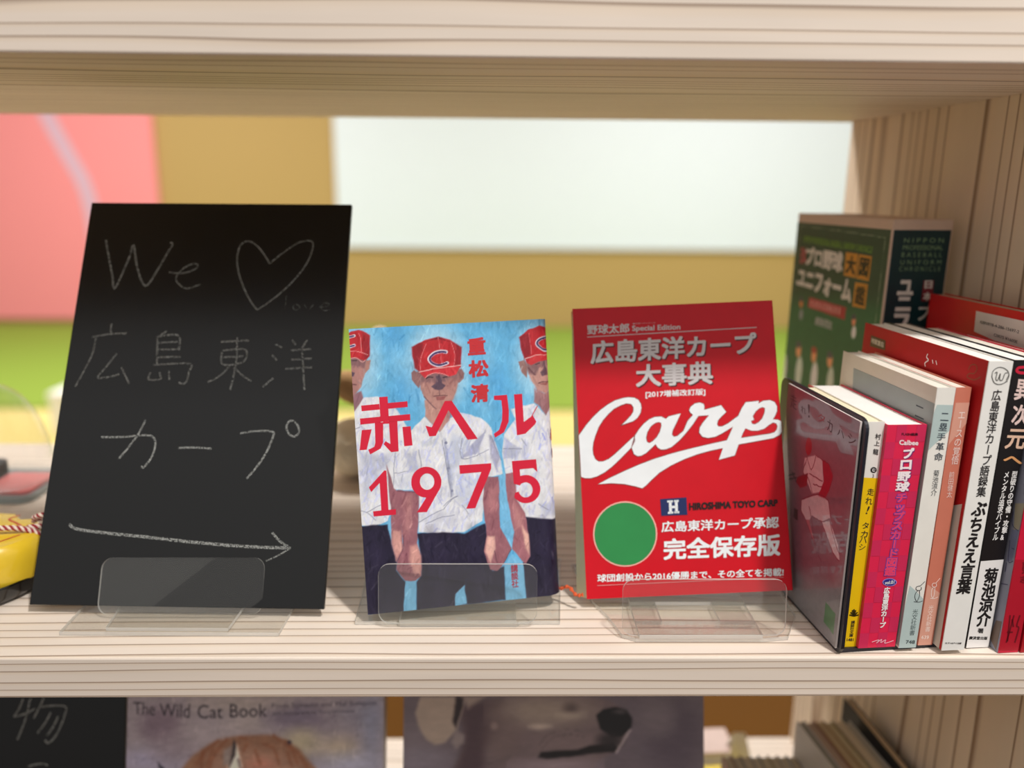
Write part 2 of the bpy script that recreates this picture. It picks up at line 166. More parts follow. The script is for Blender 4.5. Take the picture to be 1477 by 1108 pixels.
["G","title",[[38.5,77.2],[37.1,78.4],[41.3,82.1],[41.9,81.5]],[214,30,60],0],
["G","title",[[37.1,78.4],[36.0,79.8],[40.7,82.8],[41.3,82.1]],[214,30,60],0],
["G","title",[[36.0,79.8],[35.1,81.3],[40.3,83.6],[40.7,82.8]],[214,30,60],0],
["G","title",[[35.1,81.3],[34.4,83.0],[40.0,84.5],[40.3,83.6]],[214,30,60],0],
["G","title",[[34.4,83.0],[34.1,84.8],[39.8,85.5],[40.0,84.5]],[214,30,60],0],
["G","title",[[34.1,84.8],[34.1,86.6],[39.8,86.5],[39.8,85.5]],[214,30,60],0],
["G","title",[[34.1,86.6],[34.3,88.4],[40.0,87.4],[39.8,86.5]],[214,30,60],0],
["G","title",[[34.3,88.4],[34.9,90.1],[40.2,88.3],[40.0,87.4]],[214,30,60],0],
["G","title",[[34.9,90.1],[35.7,91.7],[40.6,89.2],[40.2,88.3]],[214,30,60],0],
["G","title",[[35.7,91.7],[36.8,93.1],[41.2,89.9],[40.6,89.2]],[214,30,60],0],
["G","title",[[36.8,93.1],[38.1,94.2],[41.8,90.5],[41.2,89.9]],[214,30,60],0],
["G","title",[[38.1,94.2],[39.6,95.1],[42.5,91.0],[41.8,90.5]],[214,30,60],0],
["G","title",[[39.6,95.1],[41.2,95.8],[43.3,91.4],[42.5,91.0]],[214,30,60],0],
["G","title",[[41.2,95.8],[42.9,96.1],[44.1,91.6],[43.3,91.4]],[214,30,60],0],
["G","title",[[42.9,96.1],[44.7,96.1],[44.9,91.6],[44.1,91.6]],[214,30,60],0],
["G","title",[[44.7,96.1],[46.4,95.8],[45.8,91.4],[44.9,91.6]],[214,30,60],0],
["G","title",[[46.4,95.8],[48.1,95.2],[46.6,91.1],[45.8,91.4]],[214,30,60],0],
["G","title",[[48.1,95.2],[49.6,94.3],[47.3,90.6],[46.6,91.1]],[214,30,60],0],
["G","title",[[49.6,94.3],[51.0,93.2],[48.0,90.0],[47.3,90.6]],[214,30,60],0],
["G","title",[[51.0,93.2],[52.1,91.8],[48.5,89.3],[48.0,90.0]],[214,30,60],0],
["G","title",[[52.1,91.8],[53.1,90.2],[48.9,88.5],[48.5,89.3]],[214,30,60],0],
["G","title",[[53.1,90.2],[53.7,88.5],[49.2,87.6],[48.9,88.5]],[214,30,60],0],
["G","title",[[53.7,88.5],[54.1,86.8],[49.4,86.6],[49.2,87.6]],[214,30,60],0],
["G","title",[[54.1,86.8],[54.1,84.9],[49.4,85.7],[49.4,86.6]],[214,30,60],0],
["G","title",[[66.7,95.3],[88.3,95.0],[88.1,91.3],[75.8,65.4],[69.7,65.5],[81.3,89.6],[66.8,89.5]],[214,30,60],0],
["G","title",[[102.5,95.3],[119.2,95.3],[119.6,86.5],[116.9,89.4],[107.5,89.3],[107.7,84.6],[107.8,84.7],[109.7,85.1],[111.6,85.1],[113.5,84.8],[115.3,84.1],[116.9,83.1],[118.4,81.8],[119.5,80.3],[120.4,78.6],[120.9,76.8],[121.1,74.9],[120.9,73.1],[120.3,71.3],[119.4,69.7],[118.1,68.3],[116.7,67.2],[115.0,66.3],[113.1,65.9],[111.2,65.7],[109.3,65.9],[107.5,66.5],[105.8,67.4],[104.3,68.6],[103.0,70.0],[102.8,71.2],[103.6,73.6],[106.1,74.1],[106.5,72.7],[107.0,71.8],[107.6,71.1],[108.3,70.5],[109.2,70.0],[110.1,69.8],[111.0,69.7],[112.0,69.8],[112.8,70.1],[113.7,70.6],[114.4,71.2],[114.9,72.0],[115.4,72.9],[115.6,73.9],[115.7,74.8],[115.6,75.8],[115.3,76.8],[114.9,77.7],[114.3,78.5],[113.6,79.1],[112.7,79.6],[111.8,80.0],[110.9,80.1],[110.0,80.0],[109.1,79.8],[108.2,79.4],[107.5,78.8],[106.9,78.1],[106.6,78.5],[103.0,79.7]],[214,30,60],0],
["T","author_name","重",[[76.9,179.9],[89.2,180.2],[88.9,168.6],[76.8,168.4]],[200,48,55],0.035],
["T","author_name","松",[[76.8,165.1],[90.2,165.2],[90.1,153.5],[76.6,153.5]],[200,48,55],0.035],
["T","author_name","清",[[77.3,148.8],[89.6,149.1],[89.3,136.7],[77.1,136.7]],[200,48,55],0.035],
["V","publisher_name","講談社",[100.2,24.2],[100.0,8.2],4.8,[170,40,70],0.02],
["T","title","赤",[[130.4,115.1],[134.0,115.0],[133.7,106.5],[130.4,106.4]],[190,50,70],0.04],
["T","title","1",[[131.3,100.9],[133.0,100.9],[133.0,94.4],[131.3,94.4]],[190,50,70],0.04]],
"card": [
["T","title","走",[[4.3,143.1],[14.6,143.3],[16.5,133.8],[6.6,133.6]],[70,30,45],0.0],
["T","title","れ",[[21.8,138.9],[29.1,139.1],[30.0,134.6],[22.7,134.6]],[70,30,45],0.0],
["T","title","!",[[31.2,142.5],[33.9,142.7],[35.4,133.8],[33.6,133.9]],[70,30,45],0.0],
["T","title","タ",[[45.9,140.8],[55.8,141.0],[56.5,135.8],[46.8,135.6]],[150,25,45],0.0],
["T","title","カ",[[58.9,140.5],[66.0,140.3],[66.7,132.5],[59.9,132.9]],[70,30,45],0.0],
["T","title","ハ",[[72.3,137.7],[80.5,137.8],[81.3,133.7],[73.1,133.9]],[70,30,45],0.0],
["T","title","シ",[[85.3,139.2],[94.8,139.2],[95.5,133.4],[86.6,132.9]],[70,30,45],0.0]],
"bunko": [
["G","lettering",[[-2.6,-3.0],[15.8,-4.0],[12.8,113.3],[-5.1,114.7]],[238,196,8],0],
["UP"],
["T","author_name","村",[[6.0,141.9],[9.6,141.5],[9.7,137.8],[6.1,138.3]],[35,32,34],0.01],
["T","author_name","上",[[6.0,137.5],[9.4,137.1],[9.5,133.9],[6.0,134.4]],[35,32,34],0.01],
["T","author_name","龍",[[5.9,132.4],[9.3,131.9],[9.4,128.3],[5.9,128.8]],[35,32,34],0.01],
["G","series_mark",[[9.7,118.7],[9.7,118.2],[9.4,117.7],[9.1,117.3],[8.5,117.0],[7.9,116.9],[7.3,117.0],[6.7,117.3],[6.2,117.7],[5.8,118.3],[5.7,118.9],[5.7,119.4],[5.9,119.9],[6.3,120.3],[6.8,120.6],[7.4,120.7],[8.1,120.6],[8.7,120.3],[9.2,119.9],[9.5,119.3]],[35,32,34],0],
["UP"],
["T","series_mark","む",[[6.7,119.9],[8.7,119.9],[8.7,117.7],[6.7,117.8]],[238,236,234],0.02],
["T","series_mark","3",[[7.3,116.1],[8.2,116.1],[8.4,113.9],[7.3,113.9]],[35,32,34],0],
["T","title","走",[[5.2,107.3],[9.6,106.8],[9.6,102.3],[5.2,102.8]],[35,32,34],0.005],
["T","title","れ",[[4.8,101.5],[9.4,101.0],[9.4,96.3],[4.8,96.8]],[35,32,34],0.005],
["T","title","!",[[7.1,95.6],[8.3,95.4],[6.9,90.3],[5.8,90.7]],[35,32,34],0.005],
["T","title","タ",[[4.9,85.3],[8.9,84.7],[8.9,80.4],[4.7,81.0]],[35,32,34],0.005],
["T","title","カ",[[4.7,79.5],[9.0,79.2],[8.9,75.0],[4.3,75.3]],[35,32,34],0.005],
["T","title","ハ",[[4.0,75.4],[8.7,75.2],[8.8,71.2],[4.0,71.4]],[35,32,34],0],
["T","title","シ",[[4.4,70.7],[8.5,70.5],[8.5,66.5],[4.2,66.7]],[35,32,34],0],
["L","leaf_emblem",[[6.5,21.6],[3.3,22.6]],0.98,[60,50,10],0],
["L","leaf_emblem",[[6.5,21.6],[3.9,24.4]],0.98,[60,50,10],0],
["L","leaf_emblem",[[6.5,21.6],[4.9,25.8]],0.98,[60,50,10],0],
["L","leaf_emblem",[[6.5,21.6],[5.9,26.4]],0.98,[60,50,10],0],
["L","leaf_emblem",[[6.5,21.6],[7.1,25.7]],0.98,[60,50,10],0],
["L","leaf_emblem",[[6.5,21.6],[8.5,24.2]],0.98,[60,50,10],0],
["L","leaf_emblem",[[6.5,21.6],[9.4,22.3]],0.98,[60,50,10],0],
["V","lettering","講談社文庫",[6.3,18.5],[6.2,6.9],2.6,[35,32,34],0.01],
["T","lettering","1481",[[3.6,6.2],[8.1,5.9],[8.1,3.9],[3.6,4.1]],[35,32,34],0.02]],
"calbee": [
["G","lettering",[[0.0,0.0],[6.2,0.0],[6.2,10.5],[0.0,10.5]],[206,40,86],0],
["G","lettering",[[12.4,0.0],[18.7,0.0],[18.7,10.5],[12.4,10.5]],[206,40,86],0],
["G","lettering",[[6.2,10.5],[12.4,10.5],[12.4,21.1],[6.2,21.1]],[206,40,86],0],
["G","lettering",[[18.7,10.5],[24.9,10.5],[24.9,21.1],[18.7,21.1]],[206,40,86],0],
["G","lettering",[[0.0,21.1],[6.2,21.1],[6.2,31.6],[0.0,31.6]],[206,40,86],0],
["G","lettering",[[12.4,21.1],[18.7,21.1],[18.7,31.6],[12.4,31.6]],[206,40,86],0],
["G","lettering",[[6.2,31.6],[12.4,31.6],[12.4,42.1],[6.2,42.1]],[206,40,86],0],
["G","lettering",[[18.7,31.6],[24.9,31.6],[24.9,42.1],[18.7,42.1]],[206,40,86],0],
["G","lettering",[[0.0,42.1],[6.2,42.1],[6.2,52.6],[0.0,52.6]],[206,40,86],0],
["G","lettering",[[12.4,42.1],[18.7,42.1],[18.7,52.6],[12.4,52.6]],[206,40,86],0],
["G","lettering",[[6.2,52.6],[12.4,52.6],[12.4,63.2],[6.2,63.2]],[206,40,86],0],
["G","lettering",[[18.7,52.6],[24.9,52.6],[24.9,63.2],[18.7,63.2]],[206,40,86],0],
["G","lettering",[[0.0,63.2],[6.2,63.2],[6.2,73.7],[0.0,73.7]],[206,40,86],0],
["G","lettering",[[12.4,63.2],[18.7,63.2],[18.7,73.7],[12.4,73.7]],[206,40,86],0],
["G","lettering",[[6.2,73.7],[12.4,73.7],[12.4,84.2],[6.2,84.2]],[206,40,86],0],
["G","lettering",[[18.7,73.7],[24.9,73.7],[24.9,84.2],[18.7,84.2]],[206,40,86],0],
["G","lettering",[[0.0,84.2],[6.2,84.2],[6.2,94.7],[0.0,94.7]],[206,40,86],0],
["G","lettering",[[12.4,84.2],[18.7,84.2],[18.7,94.7],[12.4,94.7]],[206,40,86],0],
["G","lettering",[[6.2,94.7],[12.4,94.7],[12.4,105.3],[6.2,105.3]],[206,40,86],0],
["G","lettering",[[18.7,94.7],[24.9,94.7],[24.9,105.3],[18.7,105.3]],[206,40,86],0],
["G","lettering",[[0.0,105.3],[6.2,105.3],[6.2,115.8],[0.0,115.8]],[206,40,86],0],
["G","lettering",[[12.4,105.3],[18.7,105.3],[18.7,115.8],[12.4,115.8]],[206,40,86],0],
["G","lettering",[[6.2,115.8],[12.4,115.8],[12.4,126.3],[6.2,126.3]],[206,40,86],0],
["G","lettering",[[18.7,115.8],[24.9,115.8],[24.9,126.3],[18.7,126.3]],[206,40,86],0],
["G","lettering",[[0.0,126.3],[6.2,126.3],[6.2,136.8],[0.0,136.8]],[206,40,86],0],
["G","lettering",[[12.4,126.3],[18.7,126.3],[18.7,136.8],[12.4,136.8]],[206,40,86],0],
["G","lettering",[[6.2,136.8],[12.4,136.8],[12.4,147.4],[6.2,147.4]],[206,40,86],0],
["G","lettering",[[18.7,136.8],[24.9,136.8],[24.9,147.4],[18.7,147.4]],[206,40,86],0],
["UP"],
["T","lettering","FLASH編集",[[9.4,142.8],[19.9,142.3],[20.0,140.5],[9.6,140.7]],[60,10,30],0.02],
["T","lettering","Calbee",[[8.6,138.1],[20.9,137.5],[21.0,134.5],[8.8,135.0]],[245,225,228],0.03],
["T","title","プ",[[12.7,132.3],[19.4,132.7],[19.6,125.9],[12.6,125.9]],[110,30,110],0.06],
["T","title","ロ",[[11.7,124.9],[19.0,125.1],[19.2,118.8],[12.0,118.9]],[110,30,110],0.06],
["T","title","野",[[10.9,117.7],[19.4,117.8],[19.5,111.4],[10.9,111.4]],[110,30,110],0.06],
["T","title","球",[[10.8,110.9],[19.8,111.2],[19.5,104.8],[10.7,104.8]],[110,30,110],0.06],
["UP"],
["T","title","プ",[[12.1,132.7],[18.9,133.1],[19.0,126.3],[12.1,126.3]],[248,235,238],0.04],
["T","title","ロ",[[11.2,125.3],[18.4,125.5],[18.7,119.3],[11.4,119.3]],[248,235,238],0.04],
["T","title","野",[[10.3,118.1],[18.8,118.2],[18.9,111.8],[10.4,111.8]],[248,235,238],0.04],
["T","title","球",[[10.3,111.4],[19.3,111.6],[18.9,105.2],[10.2,105.3]],[248,235,238],0.04],
["V","title","チップスカード図鑑",[14.9,104.3],[14.3,49.7],7.1,[105,70,165],0.085],
["UP"],
["V","title","チップスカード図鑑",[14.9,104.3],[14.3,49.7],7.1,[232,66,108],0.03],
["G","emblem",[[19.7,45.1],[19.6,44.4],[19.2,43.8],[18.6,43.2],[17.6,42.8],[16.5,42.6],[15.3,42.6],[14.1,42.7],[12.9,43.0],[11.9,43.5],[11.0,44.1],[10.5,44.7],[10.2,45.4],[10.3,46.1],[10.7,46.8],[11.4,47.3],[12.3,47.7],[13.4,47.9],[14.6,47.9],[15.8,47.8],[17.0,47.5],[18.0,47.0],[18.9,46.5],[19.4,45.8]],[150,140,215],0],
["UP"],
["G","emblem",[[19.2,45.1],[19.1,44.5],[18.8,44.0],[18.2,43.6],[17.3,43.2],[16.3,43.0],[15.3,43.0],[14.2,43.1],[13.1,43.4],[12.2,43.8],[11.5,44.3],[11.0,44.8],[10.8,45.4],[10.8,46.0],[11.2,46.5],[11.8,47.0],[12.6,47.3],[13.6,47.5],[14.6,47.5],[15.7,47.4],[16.8,47.1],[17.7,46.7],[18.4,46.2],[18.9,45.7]],[45,40,130],0],
["UP"],
["T","emblem","vol.01",[[11.7,46.3],[17.9,46.6],[18.1,44.2],[11.8,43.9]],[238,236,234],0.02],
["V","lettering","広島東洋カープ",[13.8,41.9],[14.1,13.9],4.0,[238,236,234],0.04],
["L","lettering",[[8.5,4.2],[13.1,5.5],[11.6,3.3],[14.8,5.8],[14.6,3.6],[17.6,5.3],[17.5,3.0],[23.0,4.6]],0.5,[245,190,205],1]],
"nirui": [
["G","lettering",[[1.2,160.0],[11.6,159.7],[12.0,144.3],[-2.1,129.6],[-2.6,124.9],[-1.9,146.7]],[182,200,198],0],
["G","lettering",[[1.2,43.4],[5.7,39.7],[13.0,32.7],[13.0,27.5],[12.7,-3.6],[-2.0,-3.0]],[182,200,198],0],
["UP"],
["T","title","二",[[4.6,155.0],[9.6,154.8],[9.9,149.9],[4.7,150.2]],[55,66,78],0.005],
["T","title","塁",[[4.8,148.8],[9.9,148.5],[9.9,143.7],[4.5,144.0]],[55,66,78],0.005],
["T","title","手",[[4.3,142.7],[9.8,142.4],[9.8,137.9],[4.4,138.1]],[55,66,78],0.005],
["T","title","革",[[4.6,136.7],[9.9,136.4],[9.9,131.4],[4.6,131.7]],[55,66,78],0.005],
["T","title","命",[[4.4,130.4],[10.0,130.1],[10.1,124.9],[4.6,125.2]],[55,66,78],0.005],
["V","author_name","菊池涼介",[7.4,119.3],[7.8,102.7],3.8,[75,80,84],0.0],
["V","lettering","光文社新書",[7.6,27.0],[7.6,8.7],3.8,[70,84,86],0.0],
["T","lettering","748",[[4.2,5.5],[10.4,5.2],[10.4,2.6],[4.3,3.0]],[70,84,86],0.02],
["L","emblem",[[11.0,46.0],[8.3,43.0]],0.38,[50,55,60],1],
["L","emblem",[[8.3,43.0],[5.9,42.4],[5.8,40.7],[7.3,39.9],[9.2,40.4],[9.0,42.3]],0.38,[50,55,60],1],
["L","emblem",[[7.3,39.9],[5.9,38.1],[5.7,35.5],[6.9,32.9],[8.0,32.5]],0.39,[50,55,60],1],
["L","emblem",[[8.2,39.7],[8.7,36.3],[7.9,32.9]],0.39,[50,55,60],1],
["L","emblem",[[5.5,32.3],[8.9,31.8],[11.3,32.6]],0.39,[50,55,60],1]],
"nirui_l": [
["G","front_panel",[[16.4,161.5],[67.2,161.2],[113.2,160.5],[113.0,1.6],[39.2,-1.3]],[158,166,164],0],
["UP"],
["V","title","二",[96.0,157.1],[97.9,147.0],9.8,[60,70,76],0.0]],
"ace": [
["G","lettering",[[1.0,160.4],[10.2,160.5],[10.2,148.1],[0.6,134.5],[0.1,130.2],[0.8,154.4]],[218,160,140],0],
["G","lettering",[[0.3,42.6],[4.2,39.9],[9.8,36.2],[8.8,-2.4],[0.1,-1.5]],[218,160,140],0],
["UP"],
["V","title","エースの覚悟",[6.0,155.7],[6.2,121.7],4.7,[245,228,220],0.0],
["V","author_name","前田健太",[5.3,117.2],[6.0,100.3],3.6,[242,215,205],0.0],
["V","lettering","光文社新書",[5.1,28.1],[5.1,9.5],3.6,[245,225,215],0],
["T","lettering","639",[[1.6,7.0],[6.7,6.8],[6.6,4.1],[1.6,4.6]],[245,225,215],0.01],
["L","emblem",[[8.2,46.6],[5.8,43.3]],0.39,[248,230,222],1],
["L","emblem",[[5.8,43.3],[3.9,43.2],[3.6,41.6],[4.8,40.6],[6.5,41.1],[6.1,43.1]],0.39,[248,230,222],1],
["L","emblem",[[4.8,40.6],[3.7,38.6],[4.1,34.7],[5.4,32.8]],0.39,[248,230,222],1],
["L","emblem",[[5.6,40.5],[5.9,35.5],[5.3,32.8]],0.39,[248,230,222],1],
["L","emblem",[[3.6,32.9],[6.3,32.6],[8.7,33.7]],0.39,[248,230,222],1]],
"goroku": [
["L","emblem",[[3.1,177.6],[3.3,181.1],[5.8,183.1],[9.1,183.1],[12.4,181.2],[13.8,178.0],[12.3,174.5],[8.8,173.1],[5.3,174.1],[3.1,177.6]],0.51,[95,95,92],1],
["L","emblem",[[4.6,179.7],[5.9,180.4],[5.8,176.4],[7.1,175.6],[8.1,179.6],[8.3,176.0],[10.0,175.8],[11.0,179.6],[12.6,180.0]],0.55,[95,95,92],1],
["L","emblem",[[12.5,175.7],[13.6,178.8]],0.42,[95,95,92],1],
["L","emblem",[[11.9,174.5],[13.5,174.9]],0.42,[95,95,92],1],
["V","title","広島東洋カープ語録集",[8.1,170.0],[8.8,103.2],6.0,[35,32,34],0.014],
["V","title","ぶちええ言葉",[9.5,100.7],[7.9,39.1],9.2,[28,26,28],0.028],
["T","lettering","セブン&アイ出版",[[1.6,6.0],[12.8,5.3],[12.6,4.1],[1.5,4.7]],[35,32,34],0.02]],
"goroku_l": [
["G","obi_band",[[103.6,81.9],[133.5,97.6],[133.4,92.6],[134.0,-4.6],[13.3,-78.6],[-10.7,20.7]],[206,200,188],0],
["UP"],
["G","lettering",[[9.9,179.3],[29.2,179.0],[30.1,172.1],[10.3,171.2]],[95,68,40],0],
["UP"],
["T","lettering","地獄重忍",[[11.1,177.8],[27.7,177.3],[28.0,173.5],[11.2,173.9]],[225,215,195],0.03],
["L","title",[[79.0,179.6],[78.3,177.2],[80.5,175.7],[77.4,173.1],[78.5,171.0]],0.99,[245,225,225],1],
["L","title",[[84.6,176.8],[85.8,174.5]],0.89,[245,225,225],1],
["L","title",[[88.2,177.1],[89.8,174.6]],0.88,[245,225,225],1],
["L","emblem",[[120.1,178.0],[121.5,181.2],[125.4,182.4],[127.5,180.4],[125.7,177.2],[121.6,176.2],[120.1,173.7],[126.5,173.5],[131.6,176.4]],0.67,[150,70,30],1]],
"ijigen": [
["G","obi_band",[[-5.6,-4.9],[23.5,-6.2],[22.1,61.4],[-3.1,60.2]],[238,236,234],0],
["UP"],
["T","title","異",[[3.1,177.4],[13.9,176.5],[14.5,163.6],[3.3,164.5]],[232,205,198],0.02],
["T","title","次",[[3.8,161.7],[15.0,161.2],[15.2,148.5],[4.4,149.0]],[232,205,198],0.02],
["T","title","元",[[3.5,146.5],[15.7,146.0],[15.8,133.5],[2.7,134.1]],[228,190,165],0.02],
["T","title","へ",[[4.0,129.5],[15.8,128.5],[16.3,123.9],[3.0,125.3]],[222,160,105],0.03],
["L","emblem",[[7.3,184.5],[3.2,184.1],[2.2,182.5],[4.1,181.2],[8.0,180.9]],1.71,[200,30,60],1],
["V","lettering","型破りの守備・攻撃&",[12.5,119.6],[12.3,74.0],3.6,[238,236,234],0.02],
["V","lettering","メンタル追求バイブル",[7.3,119.6],[7.0,74.1],3.6,[238,236,234],0.02],
["V","author_name","菊池涼介",[8.6,55.4],[8.8,15.0],9.1,[28,26,28],0.03],
["T","lettering","著",[[5.8,13.9],[9.9,13.6],[10.3,10.0],[5.9,10.4]],[35,32,34],0.02],
["T","lettering","廣済堂出版",[[0.8,8.4],[13.7,7.5],[13.6,5.2],[0.8,6.0]],[35,32,34],0.03]],
"redr": [
["G","obi_band",[[-1.7,64.4],[13.9,63.8],[20.2,0.8],[-1.7,1.8]],[176,18,42],0],
["UP"],
["T","title","夢",[[5.1,63.1],[8.8,62.6],[9.9,54.1],[6.0,54.7]],[120,8,28],0.02],
["T","title","志",[[5.3,53.4],[9.7,52.8],[10.1,48.1],[5.9,48.6]],[120,8,28],0.02],
["L","lettering",[[3.3,26.5],[4.8,8.0]],1.08,[110,8,26],1],
["L","lettering",[[6.0,26.3],[5.3,18.1],[4.1,7.1]],1.08,[110,8,26],1],
["L","lettering",[[10.1,26.2],[9.2,18.9],[10.9,17.0],[10.0,6.9]],1.08,[110,8,26],1],
["L","lettering",[[7.3,14.4],[3.2,14.6]],1.1,[110,8,26],1],
["L","lettering",[[5.2,23.6],[7.1,18.1]],1.09,[110,8,26],1]],
"redr_l": [
["G","cover_print",[[120.0,98.2],[127.8,101.3],[126.9,83.7],[122.7,81.9]],[178,166,140],0],
["G","cover_panel_print",[[121.1,81.2],[126.9,83.7],[125.7,62.2],[121.4,60.1]],[130,132,158],0],
["G","cover_foot_print",[[121.5,19.3],[126.5,21.2],[125.9,0.5],[118.5,5.4]],[125,105,95],0],
["L","cover_print",[[119.6,92.8],[120.9,84.6],[126.6,82.7]],0.56,[85,82,110],1],
["L","cover_print",[[121.1,74.2],[123.0,60.9],[126.7,62.7]],0.56,[85,82,110],1],
["L","cover_print",[[121.6,59.3],[121.9,53.2]],0.56,[85,82,110],1],
["L","cover_print",[[123.8,70.1],[126.1,70.3]],0.56,[85,82,110],1],
["L","cover_print",[[120.4,44.3],[125.9,46.3]],0.57,[85,82,110],1]],
"barcode_l": [
["G","barcode_label",[[53.3,201.5],[113.6,201.9],[117.3,178.8],[54.1,186.8]],[214,204,196],0],
["UP"],
["T","barcode_label","ISBN978-4-286-15697-2",[[59.1,195.6],[97.0,195.0],[97.0,192.9],[59.2,193.5]],[35,32,34],0.01],
["T","barcode_label","C0075 ¥1600E",[[74.2,189.1],[96.9,188.2],[96.9,186.1],[74.2,187.0]],[35,32,34],0.01]],
"box_l": [
["T","title","プロ野球",[[17.1,234.4],[70.7,233.1],[72.0,216.1],[17.7,217.3]],[226,222,214],0.05],
["T","title","ユニフォーム",[[8.4,214.3],[86.3,211.7],[87.4,192.1],[6.6,196.7]],[226,222,214],0.05],
["T","lettering","日本",[[9.3,233.6],[17.3,233.4],[18.7,217.4],[9.3,217.8]],[190,90,95],0.04],
["T","lettering","NIPPON PROFESSIONAL BASEBALL UNIFORM CHRONICLE",[[11.9,243.2],[107.3,240.4],[106.8,235.2],[11.6,237.5]],[120,165,70],0.02],
["G","title",[[74.2,233.5],[90.1,233.4],[90.2,213.8],[74.4,214.3]],[212,150,58],0],
["G","title",[[91.3,233.2],[107.2,232.9],[106.9,213.1],[90.9,213.5]],[212,150,58],0],
["G","title",[[90.4,210.5],[106.4,210.6],[106.7,190.7],[90.0,190.5]],[212,150,58],0],
["UP"],
["T","title","大",[[76.2,231.3],[89.0,231.1],[88.6,215.9],[76.0,216.2]],[60,58,35],0.04],
["T","title","図",[[93.5,231.1],[105.7,230.8],[105.0,215.4],[92.6,215.8]],[60,58,35],0.03],
["T","title","鑑",[[92.3,208.2],[104.8,208.3],[104.6,192.9],[92.1,192.9]],[60,58,35],0.02],
["T","author_name","綱島理友",[[41.9,174.6],[66.2,174.3],[66.4,166.6],[41.6,167.1]],[180,185,180],0.03]],
"box": [
["T","lettering","N I P P O N",[[10.8,248.6],[47.0,248.6],[47.3,245.0],[10.9,245.0]],[130,160,120],0.0],
["T","lettering","PROFESSIONAL",[[10.6,243.1],[47.1,243.0],[47.4,239.4],[10.6,239.5]],[130,160,120],0.0],
["T","lettering","B A S E B A L L",[[10.3,237.7],[47.2,237.5],[47.5,233.9],[10.3,234.1]],[130,160,120],0.0],
["T","lettering","U N I F O R M",[[10.0,231.8],[47.4,231.6],[47.6,228.0],[10.1,228.3]],[130,160,120],0.0],
["T","lettering","C H R O N I C L E",[[9.7,226.8],[47.4,226.5],[47.6,222.9],[9.7,223.2]],[130,160,120],0.0],
["T","title","ユ",[[11.2,216.4],[23.8,216.2],[25.3,204.3],[10.3,204.5]],[226,222,214],0.05],
["T","title","ニ",[[11.5,203.3],[24.2,203.1],[24.8,191.5],[10.5,191.8]],[226,222,214],0.05],
["T","title","フ",[[10.3,190.1],[24.6,189.8],[24.9,174.9],[11.3,175.3]],[226,222,214],0.05],
["G","emblem",[[33.4,215.8],[43.0,215.7],[44.0,199.1],[33.7,199.2]],[130,40,52],0],
["UP"],
["T","emblem","日",[[34.7,215.6],[41.8,215.5],[42.1,209.2],[35.1,209.3]],[226,222,214],0.03],
["T","emblem","本",[[35.0,206.6],[42.2,206.5],[42.7,199.6],[34.9,199.8]],[226,222,214],0.03],
["T","title","プ",[[32.5,196.5],[44.9,196.6],[43.7,183.9],[31.6,183.9]],[226,222,214],0.03]],
"cat": [
["T","title","The",[[4.6,253.0],[22.7,252.6],[22.5,241.8],[5.2,242.8]],[48,44,56],-0.003],
["T","title","Wild",[[26.2,251.5],[51.2,251.4],[51.0,239.8],[26.8,240.8]],[48,44,56],-0.003],
["T","title","Cat",[[57.3,250.6],[78.2,250.2],[78.0,239.5],[57.6,239.2]],[48,44,56],-0.003],
["T","title","Book",[[83.9,251.0],[114.4,251.3],[114.6,240.6],[84.1,239.9]],[48,44,56],-0.003],
["T","author_name","Fiona Sunquist and Mel Sunquist",[[118.5,251.6],[204.6,253.9],[204.7,249.0],[118.6,246.5]],[70,64,78],0],
["T","photographer_credit","with photographs by Terry Whittaker",[[118.7,244.5],[186.8,246.5],[186.9,243.2],[118.7,241.4]],[80,74,86],0]],
}
